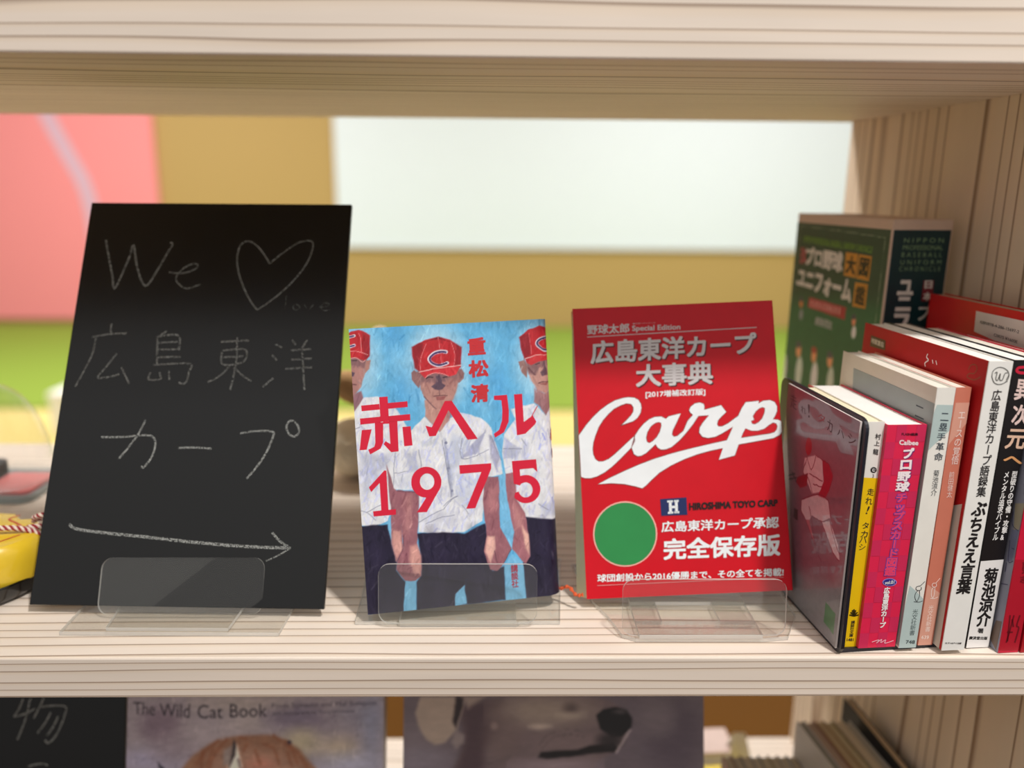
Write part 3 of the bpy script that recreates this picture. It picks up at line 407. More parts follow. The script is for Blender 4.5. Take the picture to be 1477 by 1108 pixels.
PAINT = {
"red": [
["E",[55.8,161.9],21.2,28.5,[178,218,238],7,0.8],
["E",[125.6,161.3],16.9,27.2,[178,218,238],7,0.7],
["E",[5.1,168.6],13.6,24.9,[178,218,238],7,0.7],
["E",[28.7,182.9],5.3,11.8,[82,165,222],5,0.6],
["E",[34.9,160.9],6.2,13.7,[132,196,232],5,0.6],
["E",[42.7,147.3],4.1,9.2,[82,165,222],5,0.6],
["E",[89.9,166.3],5.0,11.1,[132,196,232],5,0.6],
["E",[95.5,146.1],5.5,12.1,[82,165,222],5,0.6],
["E",[85.9,135.6],4.2,9.3,[132,196,232],5,0.6],
["E",[31.9,148.0],5.0,11.0,[82,165,222],5,0.6],
["E",[27.9,168.9],3.7,8.2,[132,196,232],5,0.6],
["P",[[-0.8,171.9],[10.4,171.3],[8.6,161.0],[5.5,152.4],[2.3,148.1],[-1.5,145.4],[-2.1,152.9]],[172,124,118],0.6,1.0,0],
["P",[[-0.9,171.6],[10.4,170.9],[8.8,164.0],[3.4,165.1],[-0.8,166.8]],[122,88,94],1.0,0.7,0],
["P",[[9.9,169.1],[12.8,169.3],[11.7,163.8],[8.2,160.3]],[180,130,120],0.4,1.0,0],
["P",[[-1.3,163.5],[2.1,161.5],[1.2,159.3],[-1.5,159.1]],[88,66,84],0.4,1.0,0],
["S",[[-1.8,154.3],[2.3,153.5]],0.64,[95,55,60],0.3,1.0],
["S",[[0.8,169.5],[3.7,169.3]],0.59,[50,35,45],0.3,1.0],
["P",[[-1.4,146.2],[5.3,149.4],[6.7,143.4],[-0.8,134.2]],[145,105,115],0.6,1.0,0],
["P",[[-1.4,186.7],[1.4,188.7],[6.5,189.5],[11.4,187.1],[13.5,185.1],[12.2,171.9],[8.8,169.2],[3.8,170.9],[-1.8,171.6]],[190,34,44],0.4,1.0,0],
["P",[[8.6,188.3],[13.5,185.1],[12.2,171.9],[8.5,169.9],[8.0,178.8]],[140,24,38],1.2,0.7,0],
["S",[[6.0,187.0],[7.4,181.8],[7.0,175.2]],0.36,[235,150,150],0.3,1.0],
["S",[[-1.0,175.5],[5.5,175.1],[11.2,172.7]],0.36,[245,180,175],0.3,1.0],
["S",[[-1.3,170.9],[3.8,170.9],[7.3,168.2],[9.2,169.5]],0.45,[245,180,175],0.3,1.0],
["S",[[-0.5,184.8],[3.0,185.7]],1.8,[235,235,240],0.3,1.0],
["S",[[-0.9,178.2],[2.9,179.2]],1.81,[235,235,240],0.3,1.0],
["S",[[-0.5,184.8],[2.6,185.6]],0.99,[60,40,95],0.3,1.0],
["S",[[-0.9,178.4],[2.8,179.1]],0.99,[60,40,95],0.3,1.0],
["P",[[-1.9,133.6],[6.8,144.9],[16.0,145.0],[27.2,136.0],[33.8,123.6],[31.3,106.3],[23.2,82.8],[17.4,62.1],[7.6,58.9],[-1.5,60.8],[-1.2,126.0]],[226,228,232],0.5,1.0,0],
["P",[[45.6,129.5],[49.8,124.7],[54.7,119.0],[62.8,127.5],[69.8,130.8],[83.2,126.1],[89.7,119.5],[90.9,114.7],[94.6,99.9],[95.8,86.7],[84.6,85.7],[80.3,56.4],[67.2,49.9],[53.6,50.0],[37.0,52.7],[38.7,81.1],[21.7,82.6],[25.4,106.8],[35.2,120.4]],[226,228,232],0.5,1.0,0],
["P",[[103.5,130.5],[112.6,132.3],[120.0,133.4],[127.8,124.7],[139.5,142.6],[142.9,113.0],[142.2,114.1],[140.5,50.9],[123.2,53.3],[110.8,55.6],[100.2,60.8],[97.4,88.1],[96.3,101.3],[97.7,113.5],[106.7,123.5]],[226,228,232],0.5,1.0,0],
["P",[[2.7,107.8],[21.0,106.4],[19.6,96.7],[13.6,94.9],[11.5,84.6],[2.4,80.8]],[182,187,207],2.5,0.7,0],
["P",[[32.1,106.3],[37.3,105.9],[39.5,94.3],[33.5,93.3],[32.4,99.5]],[182,187,207],1.2,0.8,0],
["P",[[24.4,91.0],[33.4,91.8],[32.9,82.8],[23.2,83.6]],[205,210,222],1.5,0.7,0],
["P",[[63.6,117.5],[70.9,113.2],[75.4,112.1],[68.6,99.6],[63.8,94.7],[61.4,79.6],[58.2,89.8],[60.8,107.9]],[192,200,218],2,0.8,0],
["P",[[86.0,117.4],[79.5,102.6],[68.6,99.6],[75.2,108.3]],[165,168,195],0.8,0.9,0],
["P",[[87.8,114.2],[90.8,113.2],[94.6,99.1],[91.8,90.9],[88.4,98.1]],[150,150,180],1.2,0.7,0],
["P",[[98.4,111.9],[104.3,106.8],[109.5,103.4],[106.1,97.5],[96.8,97.4]],[182,187,207],0.8,0.9,0],
["P",[[110.6,108.7],[115.1,106.8],[113.0,96.1],[109.2,98.0]],[182,187,207],1.2,0.6,0],
["P",[[63.6,90.9],[80.9,87.9],[79.7,66.5],[71.8,63.3],[62.6,74.1]],[205,212,228],2.5,0.8,0],
["P",[[119.9,63.8],[131.7,65.1],[132.8,54.0],[123.4,56.4]],[182,187,207],1.5,0.7,0],
["P",[[38.3,62.5],[53.5,65.0],[63.3,63.3],[62.7,53.4],[41.7,55.3]],[205,208,222],2.5,0.7,0],
["P",[[57.2,114.2],[58.7,114.1],[61.8,75.7],[59.4,74.4]],[160,166,190],0.8,0.8,0],
["P",[[42.2,113.0],[52.7,114.1],[53.3,110.7],[42.7,109.6]],[190,196,205],1,0.7,0],
["S",[[56.4,112.7],[57.8,99.0],[60.2,74.4]],0.42,[112,116,146],0.25,0.8],
["S",[[40.4,107.9],[41.5,96.5]],0.42,[112,116,146],0.25,0.8],
["S",[[54.4,66.4],[60.1,72.8],[64.3,74.4]],0.42,[112,116,146],0.25,0.8],
["S",[[37.4,59.2],[43.6,62.0],[53.6,66.5]],0.42,[112,116,146],0.25,0.8],
["S",[[24.7,106.8],[22.2,85.2]],0.42,[112,116,146],0.25,0.8],
["S",[[3.1,125.7],[-1.3,124.5]],0.41,[112,116,146],0.25,0.8],
["S",[[3.8,68.6],[13.0,73.1]],0.42,[112,116,146],0.25,0.8],
["S",[[-1.2,70.2],[3.8,68.6],[9.3,62.9]],0.42,[112,116,146],0.25,0.8],
["S",[[69.4,113.3],[68.6,99.6],[79.4,101.1]],0.42,[112,116,146],0.25,0.8],
["S",[[87.2,104.3],[79.4,101.5]],0.42,[112,116,146],0.25,0.8],
["S",[[97.2,104.3],[109.5,103.4]],0.42,[112,116,146],0.25,0.8],
["S",[[109.9,110.3],[112.7,105.4]],0.43,[112,116,146],0.25,0.8],
["S",[[128.9,115.0],[131.5,98.6],[133.4,74.3]],0.43,[112,116,146],0.25,0.8],
["S",[[119.1,64.6],[125.9,59.3]],0.43,[112,116,146],0.25,0.8],
["S",[[54.7,68.7],[59.5,72.9],[64.1,74.4]],0.42,[112,116,146],0.25,0.8],
["S",[[66.8,68.4],[71.0,61.9]],0.42,[112,116,146],0.25,0.8],
["S",[[89.2,113.3],[95.2,96.8]],0.42,[112,116,146],0.25,0.8],
["S",[[84.6,86.1],[93.8,85.3]],0.42,[112,116,146],0.25,0.8],
["S",[[23.9,93.4],[32.1,93.8]],0.42,[112,116,146],0.25,0.8],
["S",[[41.8,57.6],[53.3,61.2],[61.7,61.9]],0.42,[112,116,146],0.25,0.8],
["E",[58.6,111.2],0.8,0.8,[112,116,146],0.3,0.7],
["E",[59.4,93.7],0.8,0.8,[112,116,146],0.3,0.7],
["E",[60.8,78.5],0.8,0.8,[112,116,146],0.3,0.7],
["E",[58.7,111.2],0.8,0.8,[112,116,146],0.3,0.7],
["E",[60.9,78.5],0.8,0.8,[112,116,146],0.3,0.7],
["P",[[90.1,115.6],[98.1,113.8],[96.4,103.6],[94.7,101.4]],[110,180,225],0.5,1.0,0],
["P",[[110.5,162.2],[114.7,163.2],[116.6,158.6],[115.6,150.6],[112.6,154.9]],[150,110,105],0.4,1.0,0],
["P",[[115.8,161.1],[132.4,164.9],[135.4,160.7],[134.7,146.2],[132.8,142.3],[128.5,139.3],[122.9,142.1],[119.1,148.0],[117.0,153.0]],[192,146,136],0.6,1.0,0],
["P",[[115.8,161.1],[132.3,164.1],[132.8,158.4],[125.4,157.3],[121.9,152.7],[117.0,153.8]],[122,88,94],1.2,0.8,0],
["P",[[128.5,162.7],[130.3,157.0],[131.4,152.1],[126.7,151.4],[125.4,154.1],[128.0,156.3]],[100,76,88],0.4,1.0,0],
["S",[[123.6,146.7],[127.3,147.5],[131.6,147.2]],0.71,[95,55,60],0.3,1.0],
["S",[[122.6,159.9],[125.1,160.4]],0.66,[60,40,50],0.3,1.0],
["P",[[124.4,146.6],[131.0,146.7],[129.7,145.3],[125.6,145.6]],[150,90,88],0.4,1.0,0],
["P",[[120.6,143.9],[127.7,139.3],[134.5,142.1],[133.9,131.6],[127.8,124.6],[124.0,130.7],[120.0,134.2]],[160,116,120],0.7,1.0,0],
["P",[[112.2,178.5],[118.6,183.4],[126.9,186.0],[131.3,184.7],[136.5,180.8],[135.6,163.9],[125.9,166.1],[117.6,165.0],[114.7,164.0],[113.0,170.9]],[190,34,44],0.4,1.0,0],
["P",[[112.2,178.5],[118.9,181.0],[119.3,166.5],[114.7,164.0],[112.7,172.5]],[140,24,38],1.0,0.9,0],
["P",[[115.1,163.9],[124.2,166.2],[135.7,165.5],[134.7,162.8],[124.0,161.4],[118.9,159.3],[115.8,161.5]],[200,52,58],0.4,1.0,0],
["S",[[115.1,163.9],[124.2,166.1],[134.0,165.5]],0.42,[245,190,185],0.3,1.0],
["S",[[118.9,181.0],[119.8,167.3]],0.33,[215,110,115],0.3,1.0],
["S",[[133.4,177.8],[127.2,176.9],[123.8,173.9],[126.9,170.5],[132.9,168.1]],2.11,[225,228,238],0.3,1.0],
["S",[[133.4,177.6],[127.2,176.7],[124.0,173.9],[126.9,170.7],[133.0,168.5]],1.17,[50,36,85],0.3,1.0],
["P",[[46.3,140.7],[46.0,129.5],[49.8,124.7],[55.1,119.0],[61.9,126.1],[64.5,137.2]],[190,144,134],0.6,1.0,0],
["P",[[59.4,133.8],[64.9,138.0],[63.6,129.0],[60.3,124.7]],[150,108,112],1,0.8,0],
["P",[[38.5,159.2],[40.5,160.9],[43.0,158.9],[44.4,152.8],[43.1,148.8],[41.0,150.8],[38.6,154.7]],[142,102,102],0.4,1.0,0],
["P",[[69.2,159.6],[72.2,160.1],[73.9,157.0],[73.0,153.3],[69.4,150.5],[68.1,153.6]],[142,102,102],0.4,1.0,0],
["P",[[42.3,159.7],[44.2,148.4],[46.4,142.2],[50.5,136.7],[53.4,134.2],[57.1,134.0],[64.1,138.0],[67.6,145.3],[69.5,152.7],[70.7,160.2]],[172,124,118],0.5,1.0,0],
["P",[[44.3,149.9],[50.6,150.2],[56.4,146.1],[63.2,147.9],[68.6,149.0],[65.8,140.2],[56.4,134.8],[52.0,135.4],[46.4,143.0]],[190,142,132],1.5,0.8,0],
["P",[[42.3,159.7],[70.3,159.5],[68.8,152.4],[63.6,154.6],[60.4,151.8],[50.8,152.4],[44.0,152.1]],[122,88,94],1.5,0.75,0],
["P",[[54.7,156.3],[58.1,156.1],[58.5,151.2],[60.9,149.5],[58.8,147.0],[56.4,146.5],[53.3,147.2],[51.1,149.3],[54.1,151.5]],[94,72,88],0.4,1.0,0],
["S",[[48.1,154.9],[50.2,155.6],[52.6,155.3]],0.74,[50,35,45],0.3,1.0],
["S",[[59.3,154.9],[63.1,155.4]],0.74,[50,35,45],0.3,1.0],
["S",[[52.3,142.9],[56.2,143.1],[61.2,142.4]],0.55,[95,55,60],0.3,1.0],
["P",[[53.9,142.5],[60.5,142.0],[59.0,139.7],[54.5,139.9]],[150,86,86],0.4,1.0,0],
["S",[[56.4,146.1],[56.5,143.7]],0.37,[95,65,72],0.3,1.0],
["S",[[46.4,143.0],[49.9,138.2],[53.4,134.2]],0.51,[86,58,70],0.3,1.0],
["P",[[40.2,176.2],[48.7,180.2],[58.1,181.9],[65.1,179.7],[72.7,174.0],[71.5,160.9],[64.0,160.6],[51.2,160.3],[43.8,160.0],[41.3,162.0],[40.3,169.5]],[190,34,44],0.4,1.0,0],
["P",[[40.2,176.2],[45.6,178.5],[47.8,177.3],[45.1,169.2],[43.8,160.4],[40.9,162.0]],[140,24,38],1.2,0.85,0],
["P",[[68.0,177.3],[72.7,174.0],[71.5,160.9],[67.0,161.2],[68.4,168.6]],[140,24,38],1.2,0.75,0],
["P",[[40.2,176.2],[58.1,181.9],[72.7,174.0],[65.0,178.2],[58.0,180.4],[48.6,179.1]],[95,22,34],0.6,0.8,0],
["S",[[49.7,177.6],[45.8,169.2],[44.5,160.3]],0.32,[235,150,150],0.3,1.0],
["S",[[57.7,181.6],[59.3,163.9]],0.32,[235,150,150],0.3,1.0],
["S",[[65.8,178.1],[67.9,169.4],[66.6,161.2]],0.32,[235,150,150],0.3,1.0],
["P",[[44.1,159.7],[55.0,160.4],[65.5,161.3],[71.6,162.0],[68.3,156.6],[63.7,155.4],[59.2,156.8],[54.8,158.0],[49.5,157.0],[47.6,155.0],[45.1,158.0]],[206,46,56],0.4,1.0,0],
["S",[[43.9,159.6],[51.2,160.7],[61.8,161.4],[71.8,162.4]],0.55,[250,200,195],0.3,1.0],
["S",[[47.6,155.3],[50.3,157.0],[54.8,158.2],[59.3,157.2],[63.3,155.4]],0.41,[245,170,165],0.3,1.0],
["S",[[62.5,171.8],[58.7,172.2],[54.1,171.3],[50.9,168.0],[53.0,164.7],[57.4,162.9],[62.8,164.3]],2.3,[232,230,240],0.3,1.0],
["S",[[62.2,171.7],[58.7,172.0],[54.3,171.1],[51.3,168.0],[53.1,164.9],[57.4,163.2],[62.5,164.3]],1.29,[60,40,95],0.3,1.0],
["P",[[-1.6,59.9],[7.0,60.0],[17.7,59.5],[18.5,47.0],[21.5,33.3],[20.6,27.8],[26.1,19.4],[24.2,-1.1],[-0.7,0.1],[-1.5,29.0]],[30,24,50],0.7,1.0,0],
["P",[[35.7,52.0],[54.4,50.9],[67.6,48.8],[81.9,54.5],[83.0,45.4],[80.7,34.3],[85.1,21.3],[93.1,23.9],[93.0,0.5],[32.5,-0.9],[33.1,18.7],[36.9,22.8],[37.1,38.5]],[30,24,50],0.7,1.0,0],
["P",[[109.7,56.3],[121.0,54.1],[149.7,49.5],[147.2,-0.0],[106.6,-0.9],[106.3,24.9],[111.6,29.0],[110.7,43.9]],[30,24,50],0.7,1.0,0],
["E",[44.9,40.0],3.8,12.3,[48,40,70],4,0.5],
["E",[53.3,32.4],3.8,12.3,[48,40,70],4,0.5],
["E",[73.7,39.5],3.8,12.3,[48,40,70],4,0.5],
["E",[121.4,39.5],3.8,12.5,[48,40,70],4,0.5],
["E",[7.8,39.1],3.7,12.1,[48,40,70],4,0.5],
["E",[47.7,12.7],3.8,12.3,[48,40,70],4,0.5],
["E",[76.6,12.0],3.8,12.4,[48,40,70],4,0.5],
["P",[[26.1,20.0],[33.2,19.8],[31.7,-0.8],[23.2,-1.0]],[120,188,228],0.5,1.0,0],
["P",[[59.1,8.1],[65.5,13.7],[66.4,0.5],[58.0,-0.6]],[120,188,228],0.5,1.0,0],
["P",[[93.2,25.1],[99.2,31.3],[106.3,24.9],[107.2,-0.4],[93.5,-0.1]],[120,188,228],0.5,1.0,0],
["P",[[93.2,86.2],[97.8,87.5],[101.4,47.0],[98.9,36.1],[92.9,50.1]],[120,188,228],0.5,1.0,0],
["P",[[131.9,16.6],[135.0,17.5],[136.1,0.0],[132.0,-0.5]],[120,188,228],0.5,1.0,0],
["P",[[17.5,64.3],[19.6,64.6],[18.4,49.2],[16.7,57.1]],[120,188,228],0.5,1.0,0],
["P",[[18.7,100.0],[22.5,83.2],[25.5,80.7],[25.8,54.1],[26.2,41.8],[21.0,33.9],[18.5,47.0],[19.5,67.9]],[152,98,108],0.4,1.0,0],
["P",[[19.4,55.8],[25.0,54.1],[25.3,41.9],[21.0,34.7],[18.8,45.8]],[216,160,150],1.5,0.9,0],
["P",[[24.6,82.1],[38.8,80.1],[37.2,58.6],[35.3,45.4],[37.5,36.2],[36.9,22.6],[32.7,19.9],[26.1,20.3],[20.6,28.4],[21.6,34.4],[26.5,44.0],[25.5,59.7]],[152,98,108],0.4,1.0,0],
["P",[[30.8,43.6],[35.3,44.3],[37.5,36.2],[36.7,23.4],[31.9,25.6],[29.8,34.7]],[216,160,150],1.5,0.9,0],
["P",[[28.6,78.2],[34.1,78.3],[31.7,56.9],[27.5,50.6]],[188,132,132],2,0.7,0],
["P",[[83.1,86.1],[92.9,85.3],[91.9,51.3],[99.1,35.7],[93.3,26.2],[88.4,20.8],[83.4,22.4],[80.0,35.5],[82.5,45.4],[81.3,70.3]],[152,98,108],0.4,1.0,0],
["P",[[83.1,45.6],[87.7,44.9],[87.6,35.9],[84.3,27.1],[80.8,34.8]],[236,188,172],1,0.9,0],
["P",[[85.5,77.8],[91.7,78.4],[89.6,61.7],[83.9,61.1]],[190,128,132],2,0.7,0],
["P",[[97.5,86.9],[104.0,87.8],[104.4,68.3],[109.8,58.8],[111.3,43.8],[111.9,28.9],[107.9,23.8],[99.4,34.7],[101.4,47.0],[97.9,68.9]],[162,104,114],0.4,1.0,0],
["P",[[106.9,51.1],[111.3,43.8],[111.1,30.2],[108.4,37.3]],[236,190,172],1,0.9,0],
["P",[[102.3,66.2],[108.6,57.7],[107.1,49.9],[102.5,49.2]],[200,142,140],2,0.7,0],
["S",[[26.9,50.6],[25.8,41.8],[21.6,34.4]],0.42,[90,55,70],0.3,1.0],
["S",[[38.3,79.6],[24.5,81.3]],0.42,[90,55,70],0.3,1.0],
["S",[[87.0,34.8],[88.8,26.7]],0.43,[90,55,70],0.3,1.0],
["S",[[93.3,26.2],[98.8,34.8]],0.43,[90,55,70],0.3,1.0]],
"card": [
["P",[[-11.5,151.4],[104.3,159.5],[101.6,129.8],[97.6,89.8],[97.4,59.6],[86.2,41.4],[19.5,17.0],[0.9,110.9]],[122,78,90],8,1.0,0],
["P",[[76.3,130.8],[83.5,127.1],[101.4,130.5],[102.3,140.6],[93.1,141.8],[65.4,135.1],[19.0,125.0],[16.4,117.6],[46.3,124.0]],[150,150,158],3,0.7,0],  # grey swirl: reflection of the neighbouring script logo painted into the card colour
["E",[38.0,114.8],4.2,6.1,[150,18,36],0.6,1.0],
["P",[[33.9,105.3],[48.7,112.1],[57.9,111.6],[64.0,92.2],[48.5,85.4],[34.0,95.0]],[205,168,172],0.6,1.0,0],
["P",[[57.7,112.4],[66.6,111.9],[72.9,106.3],[70.3,95.6],[66.3,89.5],[61.6,80.0],[56.6,80.2],[58.6,90.2],[62.6,98.9]],[150,20,42],0.6,1.0,0],
["P",[[40.6,96.4],[40.7,88.0],[31.5,82.9],[24.6,84.9],[26.3,88.6]],[132,20,38],0.6,1.0,0],
["P",[[35.0,75.4],[53.9,86.7],[69.9,89.1],[75.4,78.9],[65.0,72.2],[51.5,70.7],[48.9,66.3],[43.5,64.4],[36.1,68.2]],[200,165,170],0.6,1.0,0],
["P",[[43.5,64.4],[48.9,66.3],[57.4,55.4],[61.0,51.4]],[170,90,100],0.6,1.0,0],
["P",[[65.0,72.2],[74.7,76.7],[87.8,66.4],[91.4,56.8],[82.6,58.7]],[205,180,184],0.6,1.0,0],
["S",[[36.8,105.4],[34.0,95.0],[41.1,93.8],[49.4,85.7]],0.7,[112,28,46],0.2,0.95],
["S",[[48.7,112.1],[57.8,112.0],[66.6,111.9],[72.9,106.3],[70.3,95.6]],0.69,[112,28,46],0.2,0.95],
["S",[[36.9,107.2],[44.5,100.6],[48.9,111.3]],0.7,[112,28,46],0.2,0.95],
["S",[[42.4,97.0],[60.6,98.2]],0.7,[112,28,46],0.2,0.95],
["S",[[49.0,92.1],[60.5,94.5]],0.69,[112,28,46],0.2,0.95],
["S",[[35.0,75.4],[36.1,68.2],[43.5,64.5],[61.0,51.4]],0.72,[112,28,46],0.2,0.95],
["S",[[35.0,75.4],[53.9,86.5],[69.6,89.0],[75.4,78.9]],0.72,[112,28,46],0.2,0.95],
["S",[[46.7,75.3],[51.0,68.6],[60.0,51.9]],0.7,[112,28,46],0.2,0.95],
["S",[[65.0,72.2],[82.6,58.7],[91.4,56.8]],0.68,[112,28,46],0.2,0.95],
["S",[[74.7,76.7],[82.5,67.6],[90.6,60.6]],0.67,[112,28,46],0.2,0.95],
["S",[[51.5,70.7],[65.0,72.2],[74.4,78.0]],0.7,[112,28,46],0.2,0.95],
["S",[[24.5,87.7],[40.6,96.4]],0.73,[112,28,46],0.2,0.95],
["S",[[65.2,48.7],[69.4,46.2]],0.69,[112,28,46],0.2,0.95],
["S",[[12.5,84.9],[22.0,89.8]],0.99,[40,25,35],0.4,1.0],
["S",[[14.0,82.9],[24.5,87.7]],0.99,[40,25,35],0.4,1.0],
["S",[[18.0,89.3],[25.0,85.1]],0.98,[40,25,35],0.4,1.0],
["P",[[25.8,65.5],[31.7,66.9],[32.3,58.8],[26.1,59.2]],[60,35,40],0.4,0.9,0],
["P",[[80.3,23.1],[93.4,21.5],[93.8,7.6],[80.3,9.1]],[52,110,62],0.4,1.0,0]],
"box_l": [
["P",[[-3.0,253.5],[129.7,249.4],[127.9,175.0],[132.0,96.5],[-27.2,49.6],[-12.4,150.4]],[38,62,46],1,1.0,0],
["P",[[-17.8,182.9],[132.0,197.5],[134.0,85.4],[-24.9,35.8]],[40,92,58],12,0.8,0],
["S",[[4.8,252.0],[120.7,248.4]],0.43,[150,160,140],0.3,0.8],
["S",[[120.7,248.4],[120.4,180.1]],0.37,[150,160,140],0.3,0.8],
["S",[[4.8,252.0],[-0.0,160.3]],0.43,[150,160,140],0.3,0.8],
["E",[19.3,172.8],2.8,5.1,[120,125,130],0.8,1.0],
["E",[17.5,182.9],2.6,4.2,[175,105,60],0.8,1.0],
["E",[16.9,186.5],2.7,2.3,[60,60,70],0.8,1.0],
["E",[95.6,169.6],2.9,5.1,[225,228,225],0.8,1.0],
["E",[94.0,178.8],2.6,4.3,[205,130,100],0.8,1.0],
["E",[93.4,182.0],2.7,2.3,[60,60,70],0.8,1.0],
["E",[-1.0,117.7],5.3,15.8,[205,208,200],1.0,1.0],
["E",[-4.4,138.5],4.3,6.9,[205,140,100],1.0,1.0],
["E",[-5.3,143.7],4.3,3.3,[150,60,50],1.0,1.0],
["E",[24.1,119.9],5.1,15.4,[180,190,178],1.0,1.0],
["E",[20.7,140.1],4.1,6.7,[205,140,100],1.0,1.0],
["E",[19.8,145.1],4.1,3.2,[70,70,76],1.0,1.0],
["E",[48.0,120.2],5.0,14.9,[205,208,200],1.0,1.0],
["E",[44.6,139.7],4.0,6.5,[205,140,100],1.0,1.0],
["E",[43.8,144.6],4.0,3.1,[150,60,50],1.0,1.0],
["E",[71.4,121.2],4.8,14.5,[180,190,178],1.0,1.0],
["E",[68.1,140.2],3.9,6.3,[205,140,100],1.0,1.0],
["E",[67.2,144.9],3.9,3.0,[70,70,76],1.0,1.0],
["E",[94.3,122.4],4.7,14.0,[205,208,200],1.0,1.0],
["E",[91.0,140.8],3.8,6.1,[205,140,100],1.0,1.0],
["E",[90.2,145.4],3.8,2.9,[150,60,50],1.0,1.0],
["E",[115.0,123.3],4.5,13.6,[180,190,178],1.0,1.0],
["E",[111.8,141.2],3.7,5.9,[205,140,100],1.0,1.0],
["E",[111.0,145.7],3.7,2.8,[70,70,76],1.0,1.0],
["P",[[29.0,190.0],[82.5,188.5],[82.0,177.8],[28.1,181.1]],[140,40,46],0.6,1.0,0],
["S",[[33.1,187.4],[33.2,182.4]],1.6,[225,205,200],0.8,0.75],
["S",[[38.3,187.2],[38.4,182.3]],1.59,[225,205,200],0.8,0.75],
["S",[[43.5,187.1],[43.6,182.2]],1.58,[225,205,200],0.8,0.75],
["S",[[48.6,187.0],[48.8,182.1]],1.57,[225,205,200],0.8,0.75],
["S",[[53.7,186.9],[53.8,182.0]],1.56,[225,205,200],0.8,0.75],
["S",[[58.6,186.8],[58.8,181.9]],1.55,[225,205,200],0.8,0.75],
["S",[[63.5,186.6],[63.7,181.8]],1.54,[225,205,200],0.8,0.75],
["S",[[68.4,186.5],[68.6,181.7]],1.53,[225,205,200],0.8,0.75],
["S",[[73.2,186.4],[73.4,181.7]],1.52,[225,205,200],0.8,0.75]],
"cat": [
["E",[27.4,234.0],16.9,14.6,[96,80,92],9,0.75],
["E",[64.9,225.7],22.5,11.2,[142,132,136],9,0.75],
["E",[99.4,235.2],16.9,7.9,[150,140,138],9,0.75],
["E",[141.0,237.8],22.6,9.0,[98,88,104],9,0.75],
["E",[134.0,243.3],16.9,5.6,[92,84,100],9,0.75],
["E",[189.7,243.2],16.9,11.3,[112,108,122],9,0.75],
["E",[142.7,220.0],14.6,10.1,[158,148,118],9,0.75],
["E",[173.3,214.4],14.6,9.0,[158,144,122],9,0.75],
["E",[200.9,232.2],7.9,28.2,[112,116,136],9,0.75],
["E",[18.3,205.3],28.0,9.0,[138,134,158],9,0.75],
["E",[183.2,202.0],22.5,7.9,[150,152,172],9,0.75],
["E",[92.2,251.7],33.9,5.1,[150,140,132],9,0.75],
["E",[37.5,214.8],16.8,11.2,[120,108,116],9,0.75],
["P",[[42.0,194.3],[52.8,207.9],[65.1,217.4],[74.7,222.2],[87.1,224.8],[106.5,226.1],[120.3,226.2],[131.5,221.4],[141.3,214.5],[148.4,206.2],[155.4,199.0],[161.5,163.8],[31.6,164.4]],[118,84,64],2.2,1.0,0],
["P",[[68.0,207.9],[87.3,214.6],[106.7,214.6],[126.1,211.8],[142.9,200.8],[143.3,177.5],[63.1,177.9]],[136,104,88],7,0.8,0],
["E",[109.7,200.9],11.2,6.7,[160,104,88],5,0.7],
["S",[[74.7,221.5],[65.1,213.3],[57.1,202.4]],1.69,[108,58,34],1.6,0.7],
["S",[[81.6,222.2],[72.1,210.6],[68.2,198.3]],1.69,[108,58,34],1.6,0.7],
["S",[[92.6,223.9],[98.2,222.8]],1.69,[108,58,34],1.6,0.7],
["S",[[98.3,218.7],[95.6,213.2]],1.69,[108,58,34],1.6,0.7],
["S",[[112.1,218.7],[120.5,214.5],[124.9,202.2]],1.69,[108,58,34],1.6,0.7],
["S",[[120.4,224.8],[134.4,214.5],[140.1,202.2]],1.69,[108,58,34],1.6,0.7],
["S",[[130.1,221.4],[142.8,207.6],[148.5,198.0]],1.69,[108,58,34],1.6,0.7],
["S",[[131.7,211.8],[135.3,200.8]],1.69,[108,58,34],1.6,0.7],
["S",[[62.4,213.3],[61.3,199.7]],1.68,[108,58,34],1.6,0.7],
["S",[[70.6,214.7],[65.4,199.3]],1.68,[108,58,34],1.6,0.7],
["S",[[105.3,213.2],[109.6,202.3]],1.69,[108,58,34],1.6,0.7],
["P",[[90.0,218.7],[92.9,207.8],[95.1,199.6],[90.3,196.9],[82.0,196.9],[85.3,207.8]],[205,190,175],1.2,0.9,0],
["P",[[87.4,223.1],[89.7,217.4],[88.7,209.2],[85.4,201.0],[83.1,196.9],[85.7,210.5]],[42,36,38],0.8,1.0,0],
["P",[[79.0,213.3],[86.5,217.4],[84.7,202.3],[79.2,201.0]],[120,112,110],2,0.8,0],
["P",[[25.3,204.6],[30.9,199.8],[32.3,195.7],[28.2,195.7]],[48,46,58],0.8,1.0,0],
["S",[[91.6,206.4],[93.1,199.6]],1.68,[60,50,55],0.8,0.8],
["E",[133.3,220.0],1.7,1.7,[40,30,40],1,1.0]],
"dog": [
["E",[5.9,218.3],22.6,16.9,[112,102,108],12,0.8],
["E",[14.4,204.6],28.2,10.1,[118,110,120],8,0.8],
["E",[193.8,231.6],34.0,34.0,[92,82,90],12,0.7],
["E",[224.8,224.6],22.7,28.4,[74,64,74],14,0.8],
["E",[210.7,238.5],14.8,14.8,[110,100,104],10,0.7],
["P",[[39.6,190.8],[49.2,214.1],[51.9,223.7],[46.2,245.8],[77.0,256.8],[133.2,259.4],[169.8,253.8],[179.7,248.2],[186.7,224.7],[178.2,212.3],[161.3,204.1],[154.3,187.6]],[98,84,86],1.6,1.0,0],
["P",[[46.2,251.3],[82.6,255.4],[82.7,231.9],[67.4,214.0],[66.1,190.7],[41.0,190.8],[49.2,214.1],[50.5,225.1]],[66,50,56],6,0.9,0],
["E",[116.3,244.2],39.7,12.5,[142,128,116],9,0.8],
